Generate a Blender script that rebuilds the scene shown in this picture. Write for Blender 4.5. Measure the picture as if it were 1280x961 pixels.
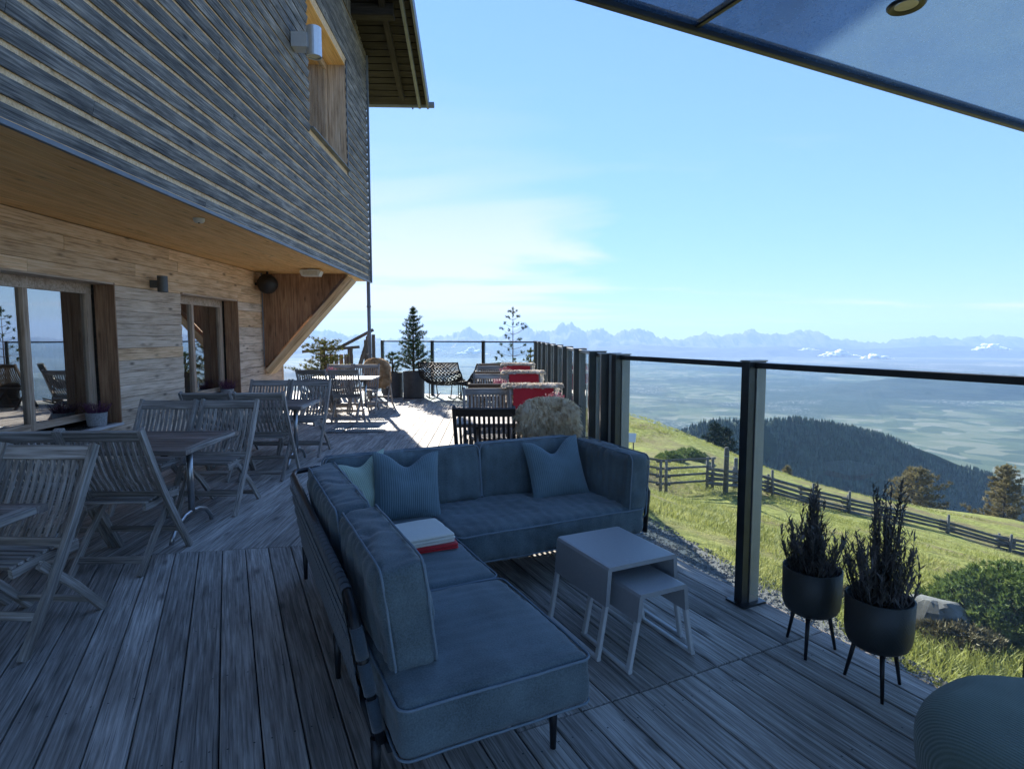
import bpy, math, random
import numpy as np
from mathutils import Vector, Matrix, noise
R = math.radians
rnd = random.Random(7)
for o in list(bpy.data.objects): bpy.data.objects.remove(o)
scene = bpy.context.scene
col = scene.collection

# ------------------------------------------------------------------ camera
H = 1.55                      # eye height above the deck
HAZE = 2.2e-5
F, PY0 = 730.0, 418.5         # focal length and horizon row in photo pixels
PITCH = math.atan((480.5 - PY0) / F)
cam = bpy.data.cameras.new('camera'); camo = bpy.data.objects.new('camera', cam); col.objects.link(camo)
cam.sensor_width = 36; cam.lens = 36 * F / 1280; cam.clip_start = 0.05; cam.clip_end = 300000
camo.location = (0, 0, H); camo.rotation_euler = (math.pi / 2 - PITCH, 0, 0)
scene.camera = camo

# ------------------------------------------------------------------ sky and sun
SUN_AZ, SUN_EL = R(-19), R(30.6)          # azimuth from +Y towards +X
world = bpy.data.worlds.new('World'); scene.world = world; world.use_nodes = True
wn, wl = world.node_tree.nodes, world.node_tree.links
wn.clear()
wo = wn.new('ShaderNodeOutputWorld'); wb = wn.new('ShaderNodeBackground'); wb.inputs[1].default_value = 0.090
sky = wn.new('ShaderNodeTexSky'); sky.sky_type = 'NISHITA'; sky.sun_disc = False
sky.sun_elevation = SUN_EL; sky.sun_rotation = SUN_AZ; sky.altitude = 2200; sky.air_density = 0.8; sky.dust_density = 0.0; sky.ozone_density = 2.6
tc = wn.new('ShaderNodeTexCoord')
sep = wn.new('ShaderNodeSeparateXYZ'); wl.new(tc.outputs['Generated'], sep.inputs[0])
# thin cirrus: noise on a plane far overhead (direction / height), so it streaks towards the horizon
zmax = wn.new('ShaderNodeMath'); zmax.operation = 'MAXIMUM'; wl.new(sep.outputs[2], zmax.inputs[0]); zmax.inputs[1].default_value = 0.0
zadd = wn.new('ShaderNodeMath'); zadd.operation = 'ADD'; wl.new(zmax.outputs[0], zadd.inputs[0]); zadd.inputs[1].default_value = 0.06
dv = wn.new('ShaderNodeVectorMath'); dv.operation = 'DIVIDE'; wl.new(tc.outputs['Generated'], dv.inputs[0])
cz = wn.new('ShaderNodeCombineXYZ')
for i in range(3): wl.new(zadd.outputs[0], cz.inputs[i])
wl.new(cz.outputs[0], dv.inputs[1])
mp = wn.new('ShaderNodeMapping'); mp.inputs['Scale'].default_value = (0.55, 1.05, 1); mp.inputs['Rotation'].default_value = (0, 0, R(18)); mp.inputs['Location'].default_value = (7.7, 1.3, 0)
wl.new(dv.outputs[0], mp.inputs[0])
n1 = wn.new('ShaderNodeTexNoise'); n1.inputs['Scale'].default_value = 0.55; n1.inputs['Detail'].default_value = 9; n1.inputs['Roughness'].default_value = 0.58; n1.inputs['Distortion'].default_value = 0.5
wl.new(mp.outputs[0], n1.inputs['Vector'])
cr = wn.new('ShaderNodeValToRGB'); cr.color_ramp.elements[0].position = 0.55; cr.color_ramp.elements[1].position = 0.73
# a bank of thin cloud lies low to one side of the view, wisps elsewhere
c0 = Vector((math.sin(R(-14)) * math.cos(R(3)), math.cos(R(-14)) * math.cos(R(3)), math.sin(R(3))))
dt = wn.new('ShaderNodeVectorMath'); dt.operation = 'DOT_PRODUCT'; wl.new(tc.outputs['Generated'], dt.inputs[0]); dt.inputs[1].default_value = c0
bank = wn.new('ShaderNodeMapRange'); bank.inputs['From Min'].default_value = 0.90; bank.inputs['From Max'].default_value = 0.995; bank.inputs['To Max'].default_value = 0.25; wl.new(dt.outputs['Value'], bank.inputs[0])
nb_ = wn.new('ShaderNodeMath'); nb_.operation = 'ADD'; wl.new(n1.outputs[0], nb_.inputs[0]); wl.new(bank.outputs[0], nb_.inputs[1])
wl.new(nb_.outputs[0], cr.inputs[0])
fade = wn.new('ShaderNodeMapRange'); fade.inputs['From Min'].default_value = 0.30; fade.inputs['From Max'].default_value = 0.05
fade.inputs['To Min'].default_value = 0.10; fade.inputs['To Max'].default_value = 1.0
wl.new(sep.outputs[2], fade.inputs[0])
mul = wn.new('ShaderNodeMath'); mul.operation = 'MULTIPLY'; wl.new(cr.outputs[0], mul.inputs[0]); wl.new(fade.outputs[0], mul.inputs[1])
mul2 = wn.new('ShaderNodeMath'); mul2.operation = 'MULTIPLY'; wl.new(mul.outputs[0], mul2.inputs[0]); mul2.inputs[1].default_value = 0.95
mixc = wn.new('ShaderNodeMixRGB'); wl.new(mul2.outputs[0], mixc.inputs[0]); bw = wn.new('ShaderNodeRGBToBW'); wl.new(sky.outputs[0], bw.inputs[0])
kd = wn.new('ShaderNodeMath'); kd.operation = 'MULTIPLY_ADD'; wl.new(bw.outputs[0], kd.inputs[0]); kd.inputs[1].default_value = 1 / 1.6; kd.inputs[2].default_value = 1.0
kv = wn.new('ShaderNodeVectorMath'); kv.operation = 'DIVIDE'; wl.new(sky.outputs[0], kv.inputs[0]); wl.new(kd.outputs[0], kv.inputs[1])
hs_ = wn.new('ShaderNodeHueSaturation'); hs_.inputs['Saturation'].default_value = 1.05; wl.new(kv.outputs[0], hs_.inputs['Color']); wl.new(hs_.outputs[0], mixc.inputs[1]); mixc.inputs[2].default_value = (1.5, 1.5, 1.52, 1)
wl.new(mixc.outputs[0], wb.inputs[0]); wl.new(wb.outputs[0], wo.inputs[0])

sl = bpy.data.lights.new('sun', 'SUN'); sl.energy = 2.0; sl.angle = R(0.53); sl.color = (1, 0.93, 0.82)
so = bpy.data.objects.new('sun', sl); col.objects.link(so)
to_sun = Vector((math.sin(SUN_AZ) * math.cos(SUN_EL), math.cos(SUN_AZ) * math.cos(SUN_EL), math.sin(SUN_EL)))
so.rotation_euler = (-to_sun).to_track_quat('-Z', 'Y').to_euler(); so.location = (-10, 30, 30)

vs = scene.view_settings; vs.view_transform = 'Standard'; vs.look = 'None'; vs.gamma = 1; vs.use_curve_mapping = False; vs.exposure = 2.98
scene.render.engine = 'CYCLES'
scene.cycles.max_bounces = 8; scene.cycles.transparent_max_bounces = 24; scene.cycles.volume_bounces = 0

# ------------------------------------------------------------------ pixel maths (a pixel is only a direction)
def ray(x, y):
    v = y - 480.5
    return Vector(((x - 640), F * math.cos(PITCH) - v * math.sin(PITCH), -F * math.sin(PITCH) - v * math.cos(PITCH)))
def at(x, y, Y):
    r = ray(x, y); t = Y / r.y
    return Vector((r.x * t, Y, H + r.z * t))

# ------------------------------------------------------------------ frames: HF along the house, NF along the near railing
HF = Matrix.Rotation(R(2.03), 4, 'Z')
NF = Matrix.Rotation(R(26.0), 4, 'Z')
def hf(a, b, z=0): return HF @ Vector((a, b, z))
def nf(n, u, z=0): return NF @ Vector((n, u, z))

# ------------------------------------------------------------------ object helpers
def link(o, parent=None):
    col.objects.link(o)
    if parent is not None: o.parent = parent
    return o
def tag(o, label=None, cat=None, group=None, kind=None):
    if label: o['label'] = label
    if cat: o['category'] = cat
    if group: o['group'] = group
    if kind: o['kind'] = kind
    return o
def thing(name, label, cat, loc=(0, 0, 0), rz=0.0, group=None):
    o = bpy.data.objects.new(name, None); o.empty_display_size = 0.1; link(o)
    o.location = loc; o.rotation_euler = (0, 0, rz)
    return tag(o, label, cat, group)
def copy_tree(o, parent=None):
    c = o.copy(); link(c, parent)
    for ch in kids[o.name] if o.name in kids else list(o.children): copy_tree(ch, c)
    return c
kids = {}

class MB:
    def __init__(s): s.v = []; s.f = []; s.sm = []
    def add(s, vs_, fs, smooth=False):
        k = len(s.v); s.v += [tuple(v) for v in vs_]; s.f += [tuple(i + k for i in f) for f in fs]; s.sm += [smooth] * len(fs)
    def box(s, c, d, M=None):
        x, y, z = (k / 2 for k in d); c = Vector(c)
        p = [Vector((i * x, j * y, k * z)) for k in (-1, 1) for j in (-1, 1) for i in (-1, 1)]
        p = [(M @ q if M else q) + c for q in p]
        s.add(p, [(0, 2, 3, 1), (4, 5, 7, 6), (0, 1, 5, 4), (2, 6, 7, 3), (0, 4, 6, 2), (1, 3, 7, 5)])
    def box2(s, lo, hi): s.box([(lo[i] + hi[i]) / 2 for i in range(3)], [hi[i] - lo[i] for i in range(3)])
    def prism(s, poly, z0, z1, ax='z'):
        n = len(poly)
        def P(p, z): return {'z': (p[0], p[1], z), 'y': (p[0], z, p[1]), 'x': (z, p[0], p[1])}[ax]
        s.add([P(p, z0) for p in poly] + [P(p, z1) for p in poly],
              [tuple(range(n - 1, -1, -1)), tuple(range(n, 2 * n))] + [(i, (i + 1) % n, n + (i + 1) % n, n + i) for i in range(n)])
    def tube(s, pts, r, n=8, cap=True, closed=False):
        pts = [Vector(p) for p in pts]; m = len(pts)
        rr = r if isinstance(r, (list, tuple)) else [r] * m
        vs_ = []; up = None
        for i, p in enumerate(pts):
            if closed: t = pts[(i + 1) % m] - pts[i - 1]
            else: t = pts[min(i + 1, m - 1)] - pts[max(i - 1, 0)]
            t.normalize()
            if up is None: up = Vector((0, 0, 1)) if abs(t.z) < .9 else Vector((1, 0, 0))
            x = up.cross(t)
            if x.length < 1e-4: x = Vector((1, 0, 0)).cross(t)
            x.normalize(); y = t.cross(x); up = y
            for k in range(n):
                a = 2 * math.pi * k / n
                vs_.append(p + (x * math.cos(a) + y * math.sin(a)) * rr[i])
        fs = []
        for i in range(m if closed else m - 1):
            j = (i + 1) % m
            for k in range(n): fs.append((i * n + k, i * n + (k + 1) % n, j * n + (k + 1) % n, j * n + k))
        s.add(vs_, fs, True)
        if cap and not closed:
            b = len(s.v) - len(vs_)
            s.f.append(tuple(b + k for k in range(n - 1, -1, -1))); s.f.append(tuple(b + (m - 1) * n + k for k in range(n))); s.sm += [False, False]
    def lathe(s, prof, c=(0, 0, 0), n=24, smooth=True):
        vs_ = []
        for r, z in prof:
            for k in range(n):
                a = 2 * math.pi * k / n; vs_.append((c[0] + r * math.cos(a), c[1] + r * math.sin(a), c[2] + z))
        fs = [(i * n + k, i * n + (k + 1) % n, (i + 1) * n + (k + 1) % n, (i + 1) * n + k) for i in range(len(prof) - 1) for k in range(n)]
        s.add(vs_, fs, smooth)
    def mesh(s, name):
        me = bpy.data.meshes.new(name); me.from_pydata(s.v, [], s.f)
        me.polygons.foreach_set('use_smooth', s.sm); me.update(); return me
    def build(s, name, mat, parent=None, loc=None, rz=None):
        o = bpy.data.objects.new(name, s.mesh(name)); o.data.materials.append(mat); link(o, parent)
        if loc is not None: o.location = loc
        if rz is not None: o.rotation_euler = (0, 0, rz)
        return o
def fast_mesh(name, V, Fa, mat, parent=None, smooth=False):
    """V (n,3) and Fa (m,k) numpy arrays"""
    me = bpy.data.meshes.new(name); k = Fa.shape[1]
    me.vertices.add(len(V)); me.vertices.foreach_set('co', V.astype(np.float32).ravel())
    me.loops.add(Fa.size); me.loops.foreach_set('vertex_index', Fa.astype(np.int32).ravel())
    me.polygons.add(len(Fa)); me.polygons.foreach_set('loop_start', np.arange(0, Fa.size, k, dtype=np.int32))
    me.polygons.foreach_set('loop_total', np.full(len(Fa), k, dtype=np.int32))
    me.polygons.foreach_set('use_smooth', np.full(len(Fa), smooth)); me.update(calc_edges=True); me.validate()
    me.materials.append(mat)
    o = bpy.data.objects.new(name, me); link(o, parent); return o

_bars = {}
def bar_mesh(name, L, w, t, mat, c=0.003):
    key = (name, round(L, 3), round(w, 4), round(t, 4), mat.name)
    if key in _bars: return _bars[key]
    c = min(c, w * .3, t * .3); a, b = w / 2, t / 2
    sec = [(-a + c, -b), (a - c, -b), (a, -b + c), (a, b - c), (a - c, b), (-a + c, b), (-a, b - c), (-a, -b + c)]
    me = bpy.data.meshes.new(name)
    v = [(0, y, z) for y, z in sec] + [(L, y, z) for y, z in sec]
    f = [tuple(range(7, -1, -1)), tuple(range(8, 16))] + [(i, (i + 1) % 8, 8 + (i + 1) % 8, 8 + i) for i in range(8)]
    # caps have CCW order for +x / -x
    f[0] = tuple(range(7, -1, -1)); f[1] = tuple(range(8, 16))
    me.from_pydata(v, [], f); me.update(); me.materials.append(mat); _bars[key] = me
    return me
def frame_matrix(p0, p1, up):
    p0 = Vector(p0); x = (Vector(p1) - p0).normalized(); z = Vector(up) - x * Vector(up).dot(x)
    if z.length < 1e-5: z = Vector((0, 1, 0)) - x * x.y
    z.normalize(); y = z.cross(x)
    return Matrix(((x.x, y.x, z.x, p0.x), (x.y, y.y, z.y, p0.y), (x.z, y.z, z.z, p0.z), (0, 0, 0, 1)))
def bar(name, p0, p1, w, t, mat, parent=None, up=(0, 0, 1), c=0.003):
    """a straight timber whose local X runs along its length: w across, t along `up`"""
    o = bpy.data.objects.new(name, bar_mesh(name, (Vector(p1) - Vector(p0)).length, w, t, mat, c)); link(o, parent)
    o.matrix_local = frame_matrix(p0, p1, up); return o
def cbar(name, pts, w, t, mat, parent=None, up=(0, 0, 1)):
    """a bent timber: rectangular section swept along pts (in a frame at pts[0], X along the chord)"""
    M = frame_matrix(pts[0], pts[-1], up); Mi = M.inverted(); q = [Mi @ Vector(p) for p in pts]
    m = MB(); n = len(q); vs_ = []
    for i in range(n):
        d = (q[min(i + 1, n - 1)] - q[max(i - 1, 0)]).normalized(); zz = Vector((0, 0, 1)) - d * d.z; zz.normalize(); yy = zz.cross(d)
        for (sy, sz) in ((-1, -1), (1, -1), (1, 1), (-1, 1)): vs_.append(q[i] + yy * (sy * w / 2) + zz * (sz * t / 2))
    fs = [(3, 2, 1, 0), tuple((n - 1) * 4 + k for k in range(4))]
    for i in range(n - 1):
        for k in range(4): fs.append((i * 4 + k, i * 4 + (k + 1) % 4, i * 4 + 4 + (k + 1) % 4, i * 4 + 4 + k))
    m.add(vs_, fs); o = m.build(name, mat, parent); o.matrix_local = M; return o

# ------------------------------------------------------------------ materials
MAT = {}
def nodes(name):
    m = bpy.data.materials.new(name); m.use_nodes = True; nt = m.node_tree; nt.nodes.clear()
    out = nt.nodes.new('ShaderNodeOutputMaterial'); MAT[name] = m
    return m, nt, out
def N(nt, t, **kw):
    n = nt.nodes.new(t)
    for k, v in kw.items():
        if k in n.inputs: n.inputs[k].default_value = v
        else: setattr(n, k, v)
    return n
def ramp(nt, fac, stops, interp='LINEAR'):
    r = nt.nodes.new('ShaderNodeValToRGB'); r.color_ramp.interpolation = interp
    e = r.color_ramp.elements
    while len(e) > 1: e.remove(e[0])
    e[0].position = stops[0][0]; e[0].color = (*stops[0][1], 1)
    for p, c in stops[1:]: q = e.new(p); q.color = (*c, 1)
    nt.links.new(fac, r.inputs[0]); return r.outputs[0]
def simple(name, c, rough=.6, metal=0, spec=.5, noise_amt=.15, scale=20, bump=0.0, coord='Object', sheen=0):
    m, nt, out = nodes(name); L = nt.links.new
    b = N(nt, 'ShaderNodeBsdfPrincipled', Roughness=rough, Metallic=metal); b.inputs['Specular IOR Level'].default_value = spec
    if sheen: b.inputs['Sheen Weight'].default_value = sheen
    t = N(nt, 'ShaderNodeTexCoord'); n = N(nt, 'ShaderNodeTexNoise', Scale=scale, Detail=6.0, Roughness=.6); L(t.outputs[coord], n.inputs['Vector'])
    oi = N(nt, 'ShaderNodeObjectInfo')
    lo = tuple(k * (1 - noise_amt) for k in c); hi = tuple(min(1, k * (1 + noise_amt)) for k in c)
    L(ramp(nt, n.outputs[0], [(.3, lo), (.7, hi)]), b.inputs['Base Color'])
    if bump:
        bp = N(nt, 'ShaderNodeBump', Strength=bump, Distance=.004); L(n.outputs[0], bp.inputs['Height']); L(bp.outputs[0], b.inputs['Normal'])
    L(b.outputs[0], out.inputs[0]); return m
def wood(name, dark, mid, light, rough=.75, grain=1.0, knots=.5, bump=.35, tone=.35, stain=.5, spec=.35, crack=.5):
    """timber: grain runs along the object's local X, every object has its own tone and offset"""
    m, nt, out = nodes(name); L = nt.links.new
    t = N(nt, 'ShaderNodeTexCoord'); oi = N(nt, 'ShaderNodeObjectInfo')
    mulr = N(nt, 'ShaderNodeVectorMath', operation='SCALE'); mulr.inputs[0].default_value = (37., 23., 11.); L(oi.outputs['Random'], mulr.inputs['Scale'])
    add = N(nt, 'ShaderNodeVectorMath', operation='ADD'); L(t.outputs['Object'], add.inputs[0]); L(mulr.outputs[0], add.inputs[1])
    mp = N(nt, 'ShaderNodeMapping'); mp.inputs['Scale'].default_value = (1.1 * grain, 26 * grain, 26 * grain); L(add.outputs[0], mp.inputs[0])
    g = N(nt, 'ShaderNodeTexNoise', Scale=1.6, Detail=7.0, Roughness=.62, Distortion=.35); L(mp.outputs[0], g.inputs['Vector'])
    mp2 = N(nt, 'ShaderNodeMapping'); mp2.inputs['Scale'].default_value = (1.3, 5, 5); L(add.outputs[0], mp2.inputs[0])
    s = N(nt, 'ShaderNodeTexNoise', Scale=1.5, Detail=4.0, Roughness=.6); L(mp2.outputs[0], s.inputs['Vector'])
    mx = N(nt, 'ShaderNodeMath', operation='MULTIPLY_ADD'); L(s.outputs[0], mx.inputs[0]); mx.inputs[1].default_value = stain; 
    g2 = N(nt, 'ShaderNodeMath', operation='MULTIPLY'); L(g.outputs[0], g2.inputs[0]); g2.inputs[1].default_value = 1 - stain * .5
    L(g2.outputs[0], mx.inputs[2])
    off = N(nt, 'ShaderNodeMath', operation='SUBTRACT'); L(mx.outputs[0], off.inputs[0]); off.inputs[1].default_value = stain * .25
    c = ramp(nt, off.outputs[0], [(.33, dark), (.5, mid), (.67, light)])
    mp4 = N(nt, 'ShaderNodeMapping'); mp4.inputs['Scale'].default_value = (.9 * grain, 75 * grain, 75 * grain); L(add.outputs[0], mp4.inputs[0])
    ck = N(nt, 'ShaderNodeTexNoise', Scale=1.3, Detail=3.0, Roughness=.5, Distortion=.6); L(mp4.outputs[0], ck.inputs['Vector'])
    ckr = ramp(nt, ck.outputs[0], [(.30, (1 - crack,) * 3), (.42, (1, 1, 1)), (.62, (1, 1, 1)), (.74, (1 + crack * .45,) * 3)])
    cmx = N(nt, 'ShaderNodeMixRGB', blend_type='MULTIPLY'); cmx.inputs[0].default_value = 1; L(c, cmx.inputs[1]); L(ckr, cmx.inputs[2]); c = cmx.outputs[0]
    # knots: stretched voronoi cells
    mp3 = N(nt, 'ShaderNodeMapping'); mp3.inputs['Scale'].default_value = (2.2, 6.5, 6.5); L(add.outputs[0], mp3.inputs[0])
    vo = N(nt, 'ShaderNodeTexVoronoi', Scale=1.0, Randomness=1.0); L(mp3.outputs[0], vo.inputs['Vector'])
    kr = ramp(nt, vo.outputs['Distance'], [(.05, (1, 1, 1)), (.14, (.25, .25, .25)), (.2, (0, 0, 0))])
    km = N(nt, 'ShaderNodeMath', operation='MULTIPLY'); L(kr, km.inputs[0]); km.inputs[1].default_value = knots
    mk = N(nt, 'ShaderNodeMixRGB'); L(km.outputs[0], mk.inputs[0]); L(c, mk.inputs[1]); mk.inputs[2].default_value = (*(k * .35 for k in dark), 1)
    hs = N(nt, 'ShaderNodeHueSaturation'); mr = N(nt, 'ShaderNodeMapRange'); L(oi.outputs['Random'], mr.inputs[0])
    mr.inputs['To Min'].default_value = 1 - tone; mr.inputs['To Max'].default_value = 1 + tone; L(mr.outputs[0], hs.inputs['Value']); L(mk.outputs[0], hs.inputs['Color'])
    b = N(nt, 'ShaderNodeBsdfPrincipled'); b.inputs['Specular IOR Level'].default_value = spec
    L(hs.outputs[0], b.inputs['Base Color'])
    rr = N(nt, 'ShaderNodeMapRange'); L(g.outputs[0], rr.inputs[0]); rr.inputs['To Min'].default_value = rough + .15; rr.inputs['To Max'].default_value = rough - .15; L(rr.outputs[0], b.inputs['Roughness'])
    bp = N(nt, 'ShaderNodeBump', Strength=bump, Distance=.004); L(g.outputs[0], bp.inputs['Height']); L(bp.outputs[0], b.inputs['Normal'])
    L(b.outputs[0], out.inputs[0]); return m

wood('deck_wood', (.155, .14, .126), (.31, .288, .265), (.53, .50, .465), rough=.68, grain=1.7, knots=.65, tone=.24, stain=.4, bump=.9, spec=.22, crack=.65)
wood('facade_wood', (.035, .037, .04), (.125, .124, .122), (.31, .295, .27), rough=.7, grain=1.6, knots=.9, tone=.22, stain=.45, bump=.6, crack=.75)
wood('wall_wood', (.38, .23, .12), (.70, .465, .27), (.80, .60, .40), rough=.75, grain=1.4, knots=.85, tone=.12, stain=.5, bump=.4, crack=.35)
wood('wall_wood_grey', (.32, .235, .165), (.63, .49, .36), (.77, .64, .51), rough=.75, grain=1.4, knots=.85, tone=.15, stain=.5, bump=.4, crack=.4)
wood('soffit_wood', (.66, .36, .13), (.85, .51, .21), (.90, .60, .29), rough=.6, knots=.6, tone=.06, stain=.5, bump=.2, crack=.3)
wood('fresh_wood', (.52, .33, .17), (.72, .50, .28), (.82, .63, .41), rough=.65, knots=.5, tone=.1, bump=.25)
wood('brown_wood', (.15, .075, .04), (.29, .155, .085), (.42, .25, .14), rough=.65, knots=.7, tone=.15, bump=.3)
wood('frame_wood', (.30, .20, .13), (.52, .38, .27), (.64, .50, .38), rough=.6, knots=.3, tone=.08, bump=.25)
wood('dark_wood', (.008, .007, .0065), (.017, .0145, .013), (.035, .03, .026), rough=.8, knots=.4, tone=.25, bump=.4)
wood('teak', (.11, .098, .087), (.27, .248, .225), (.48, .455, .425), rough=.6, grain=1.5, knots=.0, tone=.22, stain=.4, bump=.35)
wood('backlit_teak', (.022, .018, .017), (.055, .043, .038), (.11, .088, .075), rough=.55, knots=.0, tone=.15, stain=.5, bump=.3)  # teak darkened in colour to stand in for backlit chair backs
wood('table_wood', (.075, .066, .062), (.15, .132, .122), (.25, .225, .21), rough=.5, knots=.0, tone=.15, stain=.7, bump=.3)
wood('fence_wood', (.05, .047, .044), (.13, .122, .112), (.25, .235, .215), rough=.85, knots=.4, tone=.3, bump=.6)
simple('dark_metal', (.045, .052, .058), rough=.35, metal=.6, noise_amt=.2, scale=6)
simple('rail_metal', (.24, .255, .26), rough=.45, metal=.5, noise_amt=.15, scale=5)
simple('sofa_metal', (.012, .014, .018), rough=.45, metal=.2)
simple('tube_steel', (.45, .46, .47), rough=.32, metal=1.0, noise_amt=.08)
simple('grey_coat', (.30, .31, .325), rough=.42, noise_amt=.05, scale=60, bump=.05)
simple('light_coat', (.52, .53, .54), rough=.45, noise_amt=.05, scale=60)
simple('silver_lamp', (.62, .63, .64), rough=.35, metal=.7, noise_amt=.05)
simple('dark_lamp', (.09, .095, .10), rough=.5, metal=.4, noise_amt=.1)
simple('lens', (.5, .48, .42), rough=.15, noise_amt=.1)
simple('white_plastic', (.62, .61, .58), rough=.45, noise_amt=.06)
simple('black_plastic', (.012, .012, .013), rough=.5, noise_amt=.2)
simple('zinc', (.13, .15, .175), rough=.5, metal=.15, noise_amt=.2, scale=4)
simple('stone_pot', (.30, .30, .30), rough=.85, noise_amt=.5, scale=90, bump=.3)
simple('planter_grey', (.05, .05, .052), rough=.6, noise_amt=.25, scale=8)
simple('soil', (.04, .03, .022), rough=.95, noise_amt=.5, scale=60, bump=.6)
simple('red_cloth', (.46, .012, .022), rough=.9, noise_amt=.12, scale=80, bump=.3, sheen=.3)
simple('cream_cloth', (.66, .65, .60), rough=.9, noise_amt=.06, scale=120, bump=.4, sheen=.3)
simple('curtain', (.35, .36, .38), rough=.9, noise_amt=.1)
simple('room_shade', (.03, .027, .025), rough=.9, noise_amt=.2, scale=2)  # near-black colour stands in for the shade of the unlit rooms
simple('piping', (.16, .21, .26), rough=.8, noise_amt=.1, scale=150)
simple('rubber', (.02, .02, .02), rough=.8)
simple('bark', (.075, .055, .042), rough=.9, noise_amt=.4, scale=25, bump=.6)
simple('rock_grey', (.15, .145, .14), rough=.9, noise_amt=.45, scale=5, bump=.8)
simple('sign_white', (.7, .7, .7), rough=.6, noise_amt=.03)
def fabric(name, c, weave=420, var=.3, rib=0, bump=.25, sheen=.25):
    m, nt, out = nodes(name); L = nt.links.new
    b = N(nt, 'ShaderNodeBsdfPrincipled', Roughness=.88); b.inputs['Specular IOR Level'].default_value = .25; b.inputs['Sheen Weight'].default_value = sheen
    t = N(nt, 'ShaderNodeTexCoord')
    fine = N(nt, 'ShaderNodeTexNoise', Scale=float(weave), Detail=2.0); L(t.outputs['Object'], fine.inputs['Vector'])
    big = N(nt, 'ShaderNodeTexNoise', Scale=5.0, Detail=4.0); L(t.outputs['Object'], big.inputs['Vector'])
    mm = N(nt, 'ShaderNodeMath', operation='MULTIPLY_ADD'); L(big.outputs[0], mm.inputs[0]); mm.inputs[1].default_value = .5
    hf_ = N(nt, 'ShaderNodeMath', operation='MULTIPLY'); L(fine.outputs[0], hf_.inputs[0]); hf_.inputs[1].default_value = .5; L(hf_.outputs[0], mm.inputs[2])
    L(ramp(nt, mm.outputs[0], [(.33, tuple(k * (1 - var) for k in c)), (.67, tuple(k * (1 + var) for k in c))]), b.inputs['Base Color'])
    h = fine.outputs[0]
    if rib:
        w = N(nt, 'ShaderNodeTexWave', Scale=float(rib), wave_type='BANDS', bands_direction='X', Distortion=.4); L(t.outputs['Object'], w.inputs['Vector']); h = w.outputs['Fac']
    bp = N(nt, 'ShaderNodeBump', Strength=bump, Distance=.003); L(h, bp.inputs['Height']); L(bp.outputs[0], b.inputs['Normal'])
    L(b.outputs[0], out.inputs[0]); return m
fabric('denim', (.095, .130, .150), var=.42, weave=190, bump=.4)
fabric('strap_cloth', (.045, .062, .08), var=.25, weave=200)
fabric('pillow_blue', (.125, .19, .23), rib=24, bump=.6, var=.2)
fabric('pillow_green', (.34, .43, .36), rib=24, bump=.6, var=.2)
fabric('pouf_knit', (.125, .165, .14), rib=30, bump=.55, var=.25)
# clear glass: reflection by fresnel over plain transparency (thin pane)
def glass(name, tint, refl=1.0, base=0.0, rough=.0, veil=0.0):
    m, nt, out = nodes(name); L = nt.links.new
    tr = N(nt, 'ShaderNodeBsdfTransparent'); tr.inputs[0].default_value = (*tint, 1)
    gl = N(nt, 'ShaderNodeBsdfGlossy'); gl.inputs['Roughness'].default_value = rough
    lw_ = N(nt, 'ShaderNodeLayerWeight', Blend=.5); pw_ = N(nt, 'ShaderNodeMath', operation='POWER'); L(lw_.outputs['Facing'], pw_.inputs[0]); pw_.inputs[1].default_value = 5.0
    fr = N(nt, 'ShaderNodeMath', operation='MULTIPLY_ADD'); L(pw_.outputs[0], fr.inputs[0]); fr.inputs[1].default_value = .92; fr.inputs[2].default_value = .035
    mm = N(nt, 'ShaderNodeMath', operation='MULTIPLY_ADD'); L(fr.outputs[0], mm.inputs[0]); mm.inputs[1].default_value = refl; mm.inputs[2].default_value = base
    mm.use_clamp = True
    mx = N(nt, 'ShaderNodeMixShader'); L(mm.outputs[0], mx.inputs[0]); L(tr.outputs[0], mx.inputs[1]); L(gl.outputs[0], mx.inputs[2])
    if veil:            # thin film of dust on the pane
        t_ = N(nt, 'ShaderNodeTexCoord'); nz = N(nt, 'ShaderNodeTexNoise', Scale=2.5, Detail=6.0, Roughness=.7); L(t_.outputs['Object'], nz.inputs['Vector'])
        vr = N(nt, 'ShaderNodeMapRange'); L(nz.outputs[0], vr.inputs[0]); vr.inputs['From Min'].default_value = .3; vr.inputs['From Max'].default_value = .75; vr.inputs['To Min'].default_value = veil * .4; vr.inputs['To Max'].default_value = veil * 1.6
        tv = N(nt, 'ShaderNodeBsdfTranslucent'); tv.inputs[0].default_value = (.75, .82, .88, 1); m3 = N(nt, 'ShaderNodeMixShader'); L(vr.outputs[0], m3.inputs[0]); L(mx.outputs[0], m3.inputs[1]); L(tv.outputs[0], m3.inputs[2]); mx = m3
    L(mx.outputs[0], out.inputs[0]); return m
glass('clear_glass', (.88, .945, .965), 1.0, .01, 0.0, .02)
glass('window_glass', (.55, .58, .58), 1.6, .42)
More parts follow.
